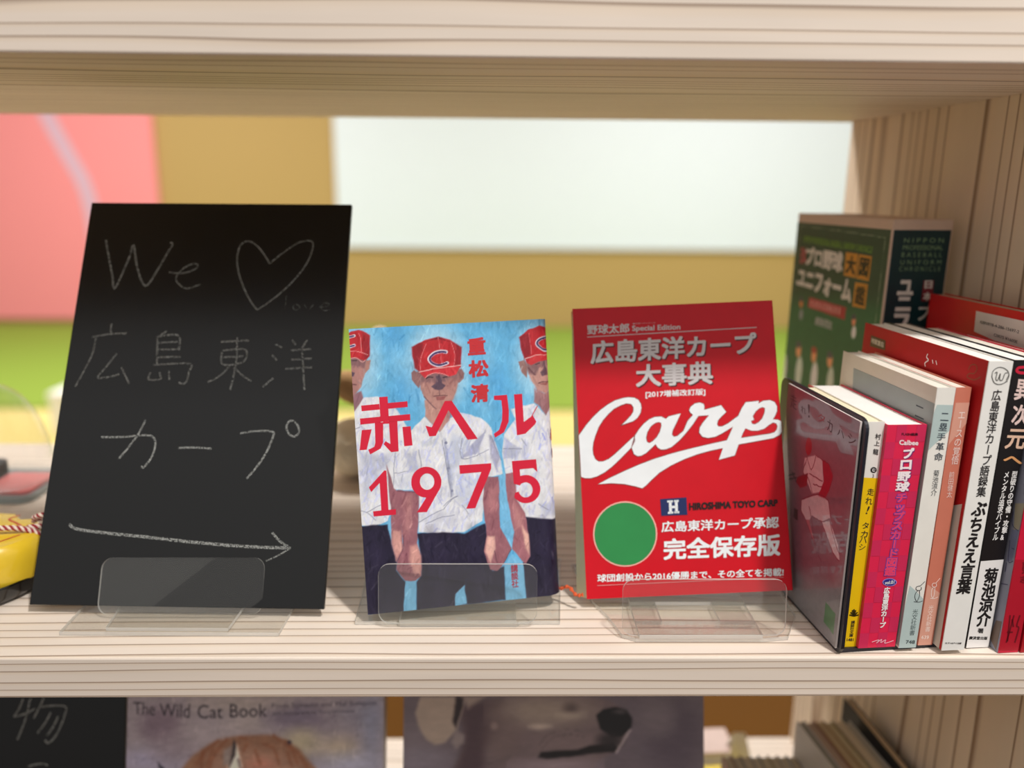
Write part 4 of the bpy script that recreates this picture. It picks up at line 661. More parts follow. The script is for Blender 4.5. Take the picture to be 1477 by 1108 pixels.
["E",[82.7,225.0],14.7,19.2,[104,88,86],9,0.7],
["E",[113.6,232.1],8.5,2.3,[176,160,148],2,0.8],
["E",[75.0,232.6],2.8,2.8,[140,122,116],2,0.7],
["E",[138.8,246.9],5.7,4.5,[70,58,58],4,0.8],
["E",[138.8,241.4],10.2,2.3,[160,146,134],3,0.7],
["E",[133.2,218.0],28.3,9.1,[112,96,96],7,0.8],
["E",[126.3,200.1],33.9,5.6,[138,122,128],6,0.8],
["S",[[89.7,244.3],[102.3,234.6]],1.13,[130,116,108],1.2,0.6],
["P",[[160.0,241.4],[165.6,246.2],[175.5,248.3],[185.3,245.5],[190.2,238.5],[188.8,230.2],[181.1,223.3],[172.6,223.4],[162.8,230.3]],[16,13,15],1.0,1.0,0],
["E",[179.7,244.1],5.1,1.7,[80,72,74],2,0.8],
["P",[[111.5,207.0],[113.6,211.1],[127.6,212.5],[144.5,213.1],[154.3,216.5],[174.0,219.2],[178.2,215.1],[175.4,210.9],[158.5,210.3],[140.3,207.6],[119.2,205.6]],[20,15,17],1.2,1.0,0],
["E",[171.2,220.6],10.2,5.7,[36,30,32],4,0.9],
["S",[[188.1,228.8],[181.0,217.8],[176.8,210.9]],1.36,[180,168,168],1.2,0.8],
["P",[[13.9,256.9],[48.9,256.8],[47.6,243.0],[43.5,229.2],[35.2,219.6],[26.1,217.2],[18.4,222.4],[12.7,232.1],[9.8,243.1]],[150,134,122],1.6,1.0,0],
["P",[[43.3,256.8],[50.3,256.8],[49.0,247.1],[43.5,230.6],[40.7,236.1]],[40,30,32],1.5,1.0,0],
["S",[[50.3,254.0],[48.3,244.4],[43.8,229.9]],0.91,[150,134,124],0.8,0.8],
["P",[[48.9,256.8],[67.2,256.8],[53.2,247.1]],[150,134,122],3,0.8,0],
["P",[[43.5,229.9],[50.5,225.1],[49.9,219.6],[43.6,214.1],[39.4,219.6]],[128,116,114],2,0.9,0],
["S",[[112.2,216.6],[119.2,224.9],[130.4,228.3]],0.45,[60,50,52],0.3,0.7],
["S",[[115.0,213.9],[124.8,223.5],[138.9,226.2]],0.45,[60,50,52],0.3,0.7],
["S",[[134.6,226.2],[150.1,223.4]],0.45,[60,50,52],0.3,0.7],
["S",[[133.2,230.4],[147.3,228.3]],0.45,[60,50,52],0.3,0.7],
["S",[[80.0,203.0],[89.8,207.1]],0.45,[60,50,52],0.3,0.7],
["S",[[70.2,201.6],[88.4,208.4]],0.45,[60,50,52],0.3,0.7]],
}

# ---------------------------------------------------------------- materials
def lin(c):
    return tuple(((x/255)/12.92 if x/255 <= .04045 else ((x/255+.055)/1.055)**2.4) for x in c)
MC = {}
def mat(rgb, rough=.5, spec=.5, coat=0, metal=0, name=None):
    k = (tuple(rgb), rough, spec, coat, metal)
    if k in MC: return MC[k]
    M = bpy.data.materials.new(name or 'surface'); M.use_nodes = True; n = M.node_tree.nodes; b = n['Principled BSDF']
    b.inputs['Roughness'].default_value = rough; b.inputs['Specular IOR Level'].default_value = spec
    b.inputs['Coat Weight'].default_value = coat; b.inputs['Coat Roughness'].default_value = .08; b.inputs['Metallic'].default_value = metal
    c = lin(rgb); nz = n.new('ShaderNodeTexNoise'); nz.inputs['Scale'].default_value = 60; nz.inputs['Detail'].default_value = 3
    tc = n.new('ShaderNodeTexCoord'); M.node_tree.links.new(tc.outputs['Object'], nz.inputs['Vector'])
    r = n.new('ShaderNodeValToRGB'); r.color_ramp.elements[0].position = .3; r.color_ramp.elements[1].position = .7
    r.color_ramp.elements[0].color = (*[x*.965 for x in c], 1); r.color_ramp.elements[1].color = (*[min(1, x*1.03) for x in c], 1)
    M.node_tree.links.new(nz.outputs[0], r.inputs[0]); M.node_tree.links.new(r.outputs[0], b.inputs['Base Color'])
    MC[k] = M; return M
def paintmat(name, rough=.42, coat=0):
    M = bpy.data.materials.new(name); M.use_nodes = True; n = M.node_tree.nodes; b = n['Principled BSDF']
    a = n.new('ShaderNodeVertexColor'); a.layer_name = 'paint'; M.node_tree.links.new(a.outputs[0], b.inputs['Base Color'])
    b.inputs['Roughness'].default_value = rough; b.inputs['Coat Weight'].default_value = coat; b.inputs['Coat Roughness'].default_value = .03; return M
def mth(nt, op, a, b=None, c=None):
    x = nt.nodes.new('ShaderNodeMath'); x.operation = op
    for i, v in enumerate((a, b, c)):
        if v is None: continue
        if isinstance(v, (int, float)): x.inputs[i].default_value = v
        else: nt.links.new(v, x.inputs[i])
    return x.outputs[0]
def wood(name, along, a, b, freq, seed, light=(232, 219, 205), dark=(170, 150, 133), warp=1.3, tint=(224, 202, 174)):
    """pine: growth rings cut by the plane; lines run along one axis, a/b weigh the two other axes"""
    M = bpy.data.materials.new(name); M.use_nodes = True; nt = M.node_tree; n = nt.nodes; bs = n['Principled BSDF']
    tc = n.new('ShaderNodeTexCoord'); sp = n.new('ShaderNodeSeparateXYZ'); nt.links.new(tc.outputs['Object'], sp.inputs[0])
    ax = {'X': sp.outputs[0], 'Y': sp.outputs[1], 'Z': sp.outputs[2]}; o = [k for k in 'XYZ' if k != along]
    base = mth(nt, 'ADD', mth(nt, 'MULTIPLY', ax[o[0]], a), mth(nt, 'MULTIPLY', ax[o[1]], b))
    cmb = n.new('ShaderNodeCombineXYZ'); nt.links.new(mth(nt, 'MULTIPLY', ax[along], 1.6), cmb.inputs[0]); nt.links.new(mth(nt, 'MULTIPLY', base, 9.0), cmb.inputs[1]); cmb.inputs[2].default_value = seed
    nz = n.new('ShaderNodeTexNoise'); nz.inputs['Scale'].default_value = 1.0; nz.inputs['Detail'].default_value = 2.0; nt.links.new(cmb.outputs[0], nz.inputs['Vector'])
    c2 = n.new('ShaderNodeCombineXYZ'); nt.links.new(mth(nt, 'MULTIPLY', base, 15.0), c2.inputs[0]); c2.inputs[1].default_value = seed*3.1
    n2 = n.new('ShaderNodeTexNoise'); n2.inputs['Scale'].default_value = 1.0; n2.inputs['Detail'].default_value = 1.0; nt.links.new(c2.outputs[0], n2.inputs['Vector'])
    t = mth(nt, 'ADD', mth(nt, 'MULTIPLY', base, freq), mth(nt, 'ADD', mth(nt, 'MULTIPLY', nz.outputs[0], warp), mth(nt, 'MULTIPLY', n2.outputs[0], 4.2)))
    fr = mth(nt, 'FRACT', t)
    rp = n.new('ShaderNodeValToRGB'); e = rp.color_ramp.elements
    L, D, T = lin(light), lin(dark), lin(tint)
    e[0].position = 0; e[0].color = (*L, 1); e[1].position = 1; e[1].color = (*L, 1)
    for pos, col in ((.55, L), (.80, tuple(.6*x+.4*y for x, y in zip(L, T))), (.90, D), (.955, D), (.985, L)):
        q = e.new(pos); q.color = (*col, 1)
    nt.links.new(fr, rp.inputs[0])
    n3 = n.new('ShaderNodeTexNoise'); n3.inputs['Scale'].default_value = 3.0; n3.inputs['Detail'].default_value = 4.0; nt.links.new(cmb.outputs[0], n3.inputs['Vector'])
    mx = n.new('ShaderNodeMix'); mx.data_type = 'RGBA'; mx.blend_type = 'MULTIPLY'; mx.inputs[0].default_value = .25
    nt.links.new(rp.outputs[0], mx.inputs[6]); nt.links.new(n3.outputs[0], mx.inputs[7])
    gm = n.new('ShaderNodeHueSaturation'); gm.inputs['Value'].default_value = 1.12; nt.links.new(mx.outputs[2], gm.inputs['Color'])
    nt.links.new(gm.outputs[0], bs.inputs['Base Color']); bs.inputs['Roughness'].default_value = .55; bs.inputs['Specular IOR Level'].default_value = .3
    bp = n.new('ShaderNodeBump'); bp.inputs['Strength'].default_value = .12; bp.inputs['Distance'].default_value = .0004; nt.links.new(fr, bp.inputs['Height']); nt.links.new(bp.outputs[0], bs.inputs['Normal'])
    return M
def acrylic(name, tint=.97, haze=.0, white=(235, 235, 230)):
    M = bpy.data.materials.new(name); M.use_nodes = True; nt = M.node_tree; n = nt.nodes; n.remove(n['Principled BSDF'])
    tr = n.new('ShaderNodeBsdfTransparent'); tr.inputs[0].default_value = (tint, tint, tint*.99, 1)
    gl = n.new('ShaderNodeBsdfGlossy'); gl.inputs['Roughness'].default_value = .04
    df = n.new('ShaderNodeBsdfDiffuse'); df.inputs[0].default_value = (*lin(white), 1)
    lw = n.new('ShaderNodeLayerWeight'); lw.inputs[0].default_value = .5; fz = mth(nt, 'ADD', mth(nt, 'MULTIPLY', mth(nt, 'POWER', lw.outputs['Facing'], 4.0), .75), .028)
    m1 = n.new('ShaderNodeMixShader'); nt.links.new(fz, m1.inputs[0]); nt.links.new(tr.outputs[0], m1.inputs[1]); nt.links.new(gl.outputs[0], m1.inputs[2])
    m2 = n.new('ShaderNodeMixShader'); m2.inputs[0].default_value = haze; nt.links.new(m1.outputs[0], m2.inputs[1]); nt.links.new(df.outputs[0], m2.inputs[2])
    nt.links.new(m2.outputs[0], n['Material Output'].inputs[0]); return M
def chalkmat(name, cover):
    M = bpy.data.materials.new(name); M.use_nodes = True; nt = M.node_tree; n = nt.nodes; b = n['Principled BSDF']
    b.inputs['Base Color'].default_value = (.36, .37, .35, 1); b.inputs['Roughness'].default_value = 1; b.inputs['Specular IOR Level'].default_value = 0
    tc = n.new('ShaderNodeTexCoord'); nz = n.new('ShaderNodeTexNoise'); nz.inputs['Scale'].default_value = 1500; nz.inputs['Detail'].default_value = 2
    nt.links.new(tc.outputs['Object'], nz.inputs['Vector']); r = n.new('ShaderNodeValToRGB'); r.color_ramp.elements[0].position = cover; r.color_ramp.elements[1].position = cover+.12
    nt.links.new(nz.outputs[0], r.inputs[0]); nt.links.new(r.outputs[0], b.inputs['Alpha']); return M
MW_H = wood('pine_shelf', 'X', 1.0, 2.4, 84, 1.7, warp=2.0)
MW_T = wood('pine_shelf', 'X', .8, 2.2, 66, 5.3, warp=2.2)
MW_V = wood('pine_panel', 'Z', 1.0, .9, 48, 8.9, light=(226, 208, 186), dark=(150, 122, 100), warp=1.0)
ACR = acrylic('clear_acrylic', .955, .015); ACE = acrylic('clear_acrylic_edge', .80, .45, (236, 234, 228)); ACB = acrylic('clear_plastic', .95, .05)
PAGE = mat((232, 228, 216), .8, .2); CREAM = mat((238, 230, 200), .8, .2)
CHALK = chalkmat('chalk', .44); CHALKD = chalkmat('chalk_faint', .5)
def cmat(c): return CHALK if c == 'chalk' else CHALKD if c == 'chalkdim' else mat(c, .45, .4)
# ---------------------------------------------------------------- mesh collecting
class MB:
    def __init__(s): s.v = []; s.f = []; s.m = []; s.mats = []; s.col = {}
    def mi(s, m):
        if m not in s.mats: s.mats.append(m)
        return s.mats.index(m)
    def add(s, vs, fs, m, cols=None):
        o = len(s.v); s.v += [tuple(v) for v in vs]; k = s.mi(m)
        for f in fs: s.f.append(tuple(o+i for i in f)); s.m.append(k)
        if cols is not None: s.col[o] = cols
    def box(s, a, b, m):
        (x0, y0, z0), (x1, y1, z1) = a, b
        s.add([(x0, y0, z0), (x1, y0, z0), (x1, y1, z0), (x0, y1, z0), (x0, y0, z1), (x1, y0, z1), (x1, y1, z1), (x0, y1, z1)],
              [(0, 3, 2, 1), (4, 5, 6, 7), (0, 1, 5, 4), (1, 2, 6, 5), (2, 3, 7, 6), (3, 0, 4, 7)], m)
    def prism(s, pts, z0, z1, m, me=None, fn=None):
        n = len(pts); fn = fn or (lambda x, y, z: (x, y, z))
        vs = [fn(x, y, z0) for x, y in pts]+[fn(x, y, z1) for x, y in pts]
        s.add(vs, [tuple(range(n-1, -1, -1)), tuple(range(n, 2*n))], m)
        s.add(vs, [(i, (i+1) % n, n+(i+1) % n, n+i) for i in range(n)], me or m)
    def tube(s, pts, r, m, seg=8, closed=False):
        P = [Vector(p) for p in pts]; n = len(P); R = r if hasattr(r, '__len__') else [r]*n; vs = []; nrm = None
        for i, p in enumerate(P):
            t = ((P[(i+1) % n] if closed or i < n-1 else p)-(P[i-1] if closed or i else p)).normalized()
            nrm = (t.orthogonal() if nrm is None else (nrm-t*nrm.dot(t))).normalized(); b = t.cross(nrm)
            vs += [p+R[i]*(math.cos(a)*nrm+math.sin(a)*b) for a in [2*math.pi*k/seg for k in range(seg)]]
        fs = [(i*seg+k, i*seg+(k+1) % seg, ((i+1) % n)*seg+(k+1) % seg, ((i+1) % n)*seg+k) for i in range(n if closed else n-1) for k in range(seg)]
        if not closed: fs += [tuple(range(seg-1, -1, -1)), tuple(range((n-1)*seg, n*seg))]
        s.add(vs, fs, m)
    def build(s, name, parent=None, smooth=False, bevel=0):
        me = bpy.data.meshes.new(name); me.from_pydata(s.v, [], s.f)
        for x in s.mats: me.materials.append(x)
        me.polygons.foreach_set('material_index', s.m)
        if s.col:
            a = me.color_attributes.new('paint', 'FLOAT_COLOR', 'POINT'); arr = np.ones((len(s.v), 4), np.float32)
            for o, c in s.col.items(): arr[o:o+len(c), :3] = c
            a.data.foreach_set('color', arr.ravel())
        if smooth: me.polygons.foreach_set('use_smooth', [True]*len(me.polygons)); me.set_sharp_from_angle(angle=.7)
        me.update(); o = bpy.data.objects.new(name, me); C.objects.link(o)
        if parent is not None: o.parent = parent
        if bevel:
            b = o.modifiers.new('bevel', 'BEVEL'); b.width = bevel; b.segments = 2; b.limit_method = 'ANGLE'; b.angle_limit = .8
        return o
def thing(name, label, cat, loc=(0, 0, 0), mw=None, group=None):
    o = bpy.data.objects.new(name, None); o.empty_display_size = .02; C.objects.link(o)
    if mw is not None: o.matrix_world = mw
    else: o.location = loc
    o['label'] = label; o['category'] = cat
    if group: o['group'] = group
    return o
def tag(o, label, cat, group=None):
    o['label'] = label; o['category'] = cat
    if group: o['group'] = group
    return o
def structure(o, label=None):
    o['kind'] = 'structure'
    if label: o['label'] = label
    return o
def pose(k):
    p, a, b, n, w, h, d = POSE[k]
    M = Matrix((a, b, n)).transposed().to_4x4(); M.translation = Vector(p); return M, w, h, d
# ---------------------------------------------------------------- lettering
TG = {}
def glyphs(s, bold):
    k = (s, bold)
    if k in TG: return TG[k]
    cu = bpy.data.curves.new('lettering', 'FONT'); cu.body = s; cu.resolution_u = 3
    o = bpy.data.objects.new('lettering', cu); C.objects.link(o)
    me = bpy.data.meshes.new_from_object(o.evaluated_get(bpy.context.evaluated_depsgraph_get()))
    r = ([(v.co.x, v.co.y) for v in me.vertices], [tuple(p.vertices) for p in me.polygons])
    if bold > 0:                                                        # a heavier weight: the outline repeated round a small square
        v, f = r; n = len(v); R = 8; V2 = list(v); F2 = list(f)
        for k2 in range(R):
            a = 2*math.pi*k2/R; q_ = max(abs(math.cos(a)), abs(math.sin(a))); V2 += [(x+bold*math.cos(a)/q_, y+bold*math.sin(a)/q_) for x, y in v]; F2 += [tuple(i+(k2+1)*n for i in q) for q in f]
        r = (V2, F2)
    bpy.data.objects.remove(o); bpy.data.curves.remove(cu); bpy.data.meshes.remove(me); TG[k] = r; return r
def clip(pts, w, h):
    for ax, lim, sgn in ((0, 0, 1), (0, w, -1), (1, 0, 1), (1, h, -1)):
        out = []
        for i, p in enumerate(pts):
            q = pts[(i+1) % len(pts)]; a = (p[ax]-lim)*sgn; b = (q[ax]-lim)*sgn
            if a >= 0: out.append(p)
            if (a >= 0) != (b >= 0):
                t = a/(a-b); out.append((p[0]+t*(q[0]-p[0]), p[1]+t*(q[1]-p[1])))
        pts = out
        if len(pts) < 3: return []
    return pts
def smooth_line(pts, n=6):
    P = [np.array(p, float) for p in pts]
    if len(P) < 3: return P
    out = []
    for i in range(len(P)-1):
        p0, p1, p2, p3 = P[max(i-1, 0)], P[i], P[i+1], P[min(i+2, len(P)-1)]
        for k in range(n):
            t = k/n; out.append(.5*((2*p1)+(-p0+p2)*t+(2*p0-5*p1+4*p2-p3)*t*t+(-p0+3*p1-3*p2+p3)*t**3))
    return out+[P[-1]]
def ribbon(pts, w):
    n = len(pts); vs = []
    for i, p in enumerate(pts):
        a = pts[max(i-1, 0)]; b = pts[min(i+1, n-1)]; d = np.array(b)-np.array(a); L = np.hypot(*d) or 1; q = np.array((-d[1], d[0]))/L*w/2
        vs += [(p[0]+q[0], p[1]+q[1]), (p[0]-q[0], p[1]-q[1])]
    return vs, [(2*i, 2*i+1, 2*i+3, 2*i+2) for i in range(n-1)]
def tri(pts):
    return ([tuple(p) for p in pts], [tuple(t) for t in tessellate_polygon([[Vector((x, y, 0)) for x, y in pts]])])
def printing(key, parent, fn, w, h, lift0=.12, rename={}):
    """prints everything listed for one face: fn(u_mm, v_mm, height_mm) -> local point in metres"""
    groups = {}; lift = lift0; nl = 0
    for e in PRINT.get(key, []):
        if e[0] == 'UP': lift += .06; continue
        gk = rename.get(e[1], e[1]); nl += 1; mb = groups.setdefault((gk, nl if gk in ('lettering', 'spine_lettering') and e[0] in 'TV' else 0), MB()); put = lambda vs, fs, c, dz=0, nn=1: mb.add([fn(x, y, lift+dz+.006*(i*nn//len(vs))) for i, (x, y) in enumerate(vs)], fs, cmat(c))
        if e[0] == 'G':
            p = clip([tuple(q) for q in e[2]], w, h)
            if len(p) > 2: put(*tri(p), e[3])
        elif e[0] == 'L':
            p = smooth_line(e[2]) if e[5] else e[2]
            put(*ribbon(p, e[3]), e[4], .03)
        elif e[0] == 'T':
            vs, fs = glyphs(e[2], e[5]); X = [v[0] for v in vs]; Y = [v[1] for v in vs]; x0, x1, y0, y1 = min(X), max(X), min(Y), max(Y)
            tl, tr, br, bl = [np.array(q) for q in e[3]]
            out = []
            for x, y in vs:
                a = (x-x0)/(x1-x0); b = (y-y0)/(y1-y0); out.append((bl*(1-a)+br*a)*(1-b)+(tl*(1-a)+tr*a)*b)
            put(out, fs, e[4], 0, 9 if e[5] > 0 else 1)
        elif e[0] == 'V':
            s, a, b, wd, col, bold = e[2], np.array(e[3]), np.array(e[4]), e[5], e[6], e[7]; n = len(s); d = (b-a)/n; L = np.hypot(*d); ex = np.array((1., 0.))
            for i, chx in enumerate(s):
                vs, fs = glyphs(chx, bold); c0 = a+d*(i+.5); out = []
                for x, y in vs:
                    x -= .5; y -= .38
                    if chx == '\u30fc': x, y = -y*1.0, -x
                    out.append(c0+ex*x*wd*1.05-d*y*1.05)
                put(out, fs, col, 0, 9 if bold > 0 else 1)
    return [mb.build(nm[0], parent) for nm, mb in groups.items()]
# ---------------------------------------------------------------- painted cover pictures
def vnoise(rs, ny, nx, cy, cx):
    g = rs.rand(cy+2, cx+2); y = np.linspace(0, cy, ny); x = np.linspace(0, cx, nx); yi = y.astype(int); xi = x.astype(int); fy = (y-yi)[:, None]; fx = (x-xi)[None]
    fy = fy*fy*(3-2*fy); fx = fx*fx*(3-2*fx)
    return g[yi][:, xi]*(1-fy)*(1-fx)+g[yi+1][:, xi]*fy*(1-fx)+g[yi][:, xi+1]*(1-fy)*fx+g[yi+1][:, xi+1]*fy*fx
def paint(key, w, h, base, res, seed=1, grain=.05, brush=(60, 24), v0=0, gain=1, hatch=0):
    """w, h in mm; returns nx, ny, linear colours row by row from the bottom"""
    nx = int(w/res)+1; ny = int((h-v0)/res)+1; X = np.linspace(0, w, nx); Y = np.linspace(v0, h, ny); rs = np.random.RandomState(seed)
    I = np.ones((ny, nx, 3))*np.array(base, float)
    wob = [(vnoise(rs, ny, nx, 40, 40)-.5)*1.2 for _ in range(2)]
    for L in PAINT.get(key, []):
        if L[0] == 'E':
            _, (cx, cy), rx, ry, col, soft, al = L; lo = (cx-rx-soft-1, cy-ry-soft-1); hi = (cx+rx+soft+1, cy+ry+soft+1)
        else:
            q = np.array(L[1], float); pad = (L[2]+L[4] if L[0] == 'S' else L[3])+1.2; lo = q.min(0)-pad; hi = q.max(0)+pad
        i0, i1 = np.searchsorted(X, (lo[0], hi[0])); j0, j1 = np.searchsorted(Y, (lo[1], hi[1]))
        if i1 <= i0 or j1 <= j0: continue
        gx, gy = np.meshgrid(X[i0:i1], Y[j0:j1]); gx = gx+wob[0][j0:j1, i0:i1]*.5; gy = gy+wob[1][j0:j1, i0:i1]*.5
        if L[0] == 'E':
            d = (np.hypot((gx-cx)/rx, (gy-cy)/ry)-1)*min(rx, ry)
        else:
            pts = [tuple(p) for p in L[1]]; closed = L[0] == 'P'
            if not closed: pts = [tuple(p) for p in smooth_line(pts, 4)]
            n = len(pts); d = np.full(gx.shape, 1e9); ins = np.zeros(gx.shape, bool)
            for i in range(n if closed else n-1):
                (x0, y0), (x1, y1) = pts[i], pts[(i+1) % n]; dx, dy = x1-x0, y1-y0; t = np.clip(((gx-x0)*dx+(gy-y0)*dy)/(dx*dx+dy*dy+1e-9), 0, 1)
                d = np.minimum(d, np.hypot(gx-x0-t*dx, gy-y0-t*dy))
                if closed and y0 != y1: ins ^= ((y0 > gy) != (y1 > gy)) & (gx < (x1-x0)*(gy-y0)/(y1-y0)+x0)
            if closed: d = np.where(ins, -d, d); col, soft, al = L[2], L[3], L[4]
            else: d = d-L[2]/2; col, soft, al = L[3], L[4], L[5]
        A = np.clip(.5-d/(2*soft), 0, 1); A = (A*A*(3-2*A)*al)[..., None]
        I[j0:j1, i0:i1] = I[j0:j1, i0:i1]*(1-A)+np.array(col, float)*A
    for _ in range(hatch):                                              # dry brush marks: short strokes a little off the colour they cross
        x, y = rs.rand()*w, v0+rs.rand()*(h-v0); i, j = min(int(x/res), nx-1), min(int((y-v0)/res), ny-1); c = I[j, i].copy(); ln = 2+rs.rand()*6; a = 1.45+rs.randn()*.45
        wd = .25+.5*rs.rand(); dx, dy = math.cos(a)*ln/2, math.sin(a)*ln/2; i0, i1 = max(int((x-abs(dx)-1)/res), 0), int((x+abs(dx)+1)/res)+2; j0, j1 = max(int((y-dy-1-v0)/res), 0), int((y+dy+1-v0)/res)+2
        gx, gy = np.meshgrid(X[i0:i1], Y[j0:j1])
        if gx.size == 0: continue
        t = np.clip(((gx-x)*dx+(gy-y)*dy)/(dx*dx+dy*dy), -1, 1); d = np.hypot(gx-x-t*dx, gy-y-t*dy); A = np.clip((wd-d)/.4+.3, 0, 1)[..., None]*(.25+.5*rs.rand())
        sg = rs.randn(); k_ = c+np.array((15., 15., 13.))*sg+(np.array((-14., -12., 6.))*abs(rs.randn()) if c.min() > 170 else 0)
        close = (np.abs(I[j0:j1, i0:i1]-c).sum(-1, keepdims=True) < 90)
        I[j0:j1, i0:i1] = np.where(close, I[j0:j1, i0:i1]*(1-A)+k_*A, I[j0:j1, i0:i1])
    nzz = (vnoise(rs, ny, nx, brush[0], brush[1])-.5)+.7*(vnoise(rs, ny, nx, brush[1]*3, brush[0]*2)-.5)+.5*(rs.rand(ny, nx)-.5)
    I = np.clip(I*(1+grain*2*nzz[..., None]), 0, 255)/255
    return nx, ny, X, Y, np.minimum(gain*np.where(I <= .04045, I/12.92, ((I+.055)/1.055)**2.4), .95).reshape(-1, 3)
def picture(mb, key, w, h, base, res, fn, m, lift=.06, **k):
    nx, ny, X, Y, col = paint(key, w, h, base, res, **k)
    vs = [fn(x, y, lift) for y in Y for x in X]
    mb.add(vs, [(j*nx+i, j*nx+i+1, (j+1)*nx+i+1, (j+1)*nx+i) for j in range(ny-1) for i in range(nx-1)], m, col)
# ---------------------------------------------------------------- bookshelf
H, T, D, XP = .352, .028, .4326, .3665
shelf = thing('bookshelf', 'pale pine open bookshelf with thick planks and a right side panel', 'bookshelf', (0, 0, -.76))
def part(mb, name, root, **k):
    o = mb.build(name, None, **k); o.parent = root; o.matrix_parent_inverse = root.matrix_world.inverted(); return o
bpy.context.view_layer.update()
shelf.location = (0, 0, -.76); bpy.context.view_layer.update()
XL = -.95
for z1, t, mm in ((0, T, MW_H), (H+.040, .040, MW_T), (-H-T, T, MW_H)):
    b = MB(); b.box((XL, 0, z1-t), (XP, D, z1), mm); part(b, 'shelf_plank', shelf, bevel=.0012)
b = MB(); b.box((XP, -.001, -.76), (XP+.030, D+.001, .80), MW_V); part(b, 'side_panel', shelf, bevel=.0012)
b = MB(); b.box((XL-.03, -.001, -.76), (XL, D+.001, .80), MW_V); part(b, 'side_panel', shelf, bevel=.0012)
b = MB(); b.box((XL, 0, .76), (XP, D, .79), MW_T); part(b, 'shelf_plank', shelf)
b = MB(); b.box((XL, 0, -.76), (XP, D, -.73), MW_H); part(b, 'shelf_plank', shelf)
# ---------------------------------------------------------------- room beyond
FZ = -1.10; YW = 7.6
def fl(x0, y0, x1, y1, z0, z1, m):
    b = MB(); b.box((x0, y0, z0), (x1, y1, z1), m); return b
structure(fl(-9, -4, 9, YW+.1, FZ-.05, FZ, mat((96, 60, 14), .7, .1)).build('floor'))
structure(fl(-9, YW, 9, YW+.1, FZ, 2.0, mat((190, 154, 92), .7)).build('wall_back'))
tag(fl(-8, 4.55, 8, YW-.02, FZ, FZ+.012, mat((140, 162, 64), .95, .1)).build('turf_carpet'), 'bright green turf carpet in front of the far tan wall', 'carpet')
tag(fl(-8, 2.6, 8, 4.50, FZ, FZ+.012, mat((226, 204, 128), .9, .1)).build('yellow_carpet'), 'pale yellow carpet between the shelf and the green turf', 'carpet')
scr = thing('projection_screen', 'large white screen hung on the far tan wall', 'screen', (.9, YW-.03, -.33))
b = MB(); b.box((-2.42, -.012, .02), (2.42, .02, 2.0), mat((236, 240, 246), .6, .2)); b.build('screen_surface', scr)
b = MB(); b.box((-2.42, -.02, 0), (2.42, .02, .022), mat((224, 226, 224), .5)); b.build('bottom_rail', scr)
ban = thing('wall_banner', 'red pink banner with a lavender squiggle on the far wall', 'banner', (-4.4, YW-.03, -1.03))
b = MB(); b.box((-1.4, -.012, 0), (1.22, .02, 2.4), mat((255, 150, 152), .7, .2)); b.build('banner_cloth', ban)
b = MB(); pts = smooth_line([(.22, 2.2), (.27, 1.9), (.42, 1.55), (.55, 1.25), (.60, .9), (.60, .5)])
vs, fs = ribbon(pts, .14); b.add([(x, -.0135, z) for x, z in vs], fs, mat((226, 182, 200), .7, .2)); b.build('squiggle_print', ban)
bx = thing('storage_box', 'small white box standing on the yellow carpet far behind', 'box', (-2.36, 4.05, FZ+.012))
b = MB(); b.box((-.09, -.09, 0), (.09, .09, .20), mat((240, 238, 226), .6)); b.build('box_body', bx, bevel=.01); b = MB(); b.box((-.095, -.095, .2), (.095, .095, .24), mat((244, 242, 232), .6)); b.build('lid', bx, bevel=.01)
# ---------------------------------------------------------------- clear stands
def rrect(x0, y0, x1, y1, r, n=5):
    out = []
    for cx, cy, a0 in ((x1-r, y0+r, -90), (x1-r, y1-r, 0), (x0+r, y1-r, 90), (x0+r, y0+r, 180)):
        out += [(cx+r*math.cos(math.radians(a0+90*k/n)), cy+r*math.sin(math.radians(a0+90*k/n))) for k in range(n+1)]
    return out
def stand(label, base, tongue, lip, rest, slot=None):
    """base/tongue: outlines on the shelf; lip: (x0,x1,y_bottom,z_bottom,y_top,z_top); rest: frame for the back support"""
    cx = sum(p[0] for p in base)/len(base); cy = sum(p[1] for p in base)/len(base)
    r = thing('book_stand', label, 'book stand', (cx, cy, 0), group='clear acrylic book stands')
    lo = lambda x, y, z: (x-cx, y-cy, z)
    b = MB(); b.prism(base, .0003, .0030, ACR, ACE, lo); b.build('base_plate', r)
    b = MB()
    if slot:
        (x0, y0), (x1, y1) = slot; q = tongue   # four strips round the open slot
        xa, xb, ya, yb = min(p[0] for p in q), max(p[0] for p in q), min(p[1] for p in q), max(p[1] for p in q)
        for rc in ((xa, ya, xb, y0), (xa, y0, x0, y1), (x1, y0, xb, y1), (xa, y1, xb, yb)): b.prism([(rc[0], rc[1]), (rc[2], rc[1]), (rc[2], rc[3]), (rc[0], rc[3])], .0032, .0060, ACR, ACE, lo)
    else: b.prism(tongue, .0032, .0056, ACR, ACE, lo)
    b.build('ledge', r)
    x0, x1, yb, zb, yt, zt = lip; L = math.hypot(yt-yb, zt-zb); sy, sz = (yt-yb)/L, (zt-zb)/L
    b = MB(); b.prism(rrect(x0, 0, x1, L, .0075), -.0011, .0011, ACR, ACE, lambda x, y, z: lo(x, yb+sy*y-sz*z, zb+sz*y+sy*z)); b.build('front_lip', r)
    M, wdt, hgt, thk = rest
    b = MB(); iv = Matrix.Translation((-cx, -cy, 0))
    b.prism(rrect(wdt*.28, .012, wdt*.72, hgt*.62, .008), -thk-.0042, -thk-.0020, ACR, ACE, lambda x, y, z: tuple(iv @ (M @ Vector((x, y, z))))); b.build('back_rest', r)
MCk, wC, hC, _ = pose('chalk'); MCa, wA, hA, _ = pose('carp'); MRe, wR, hR, _ = pose('red')
def onb(M, u, v, w): return M @ Vector((u, v, w))
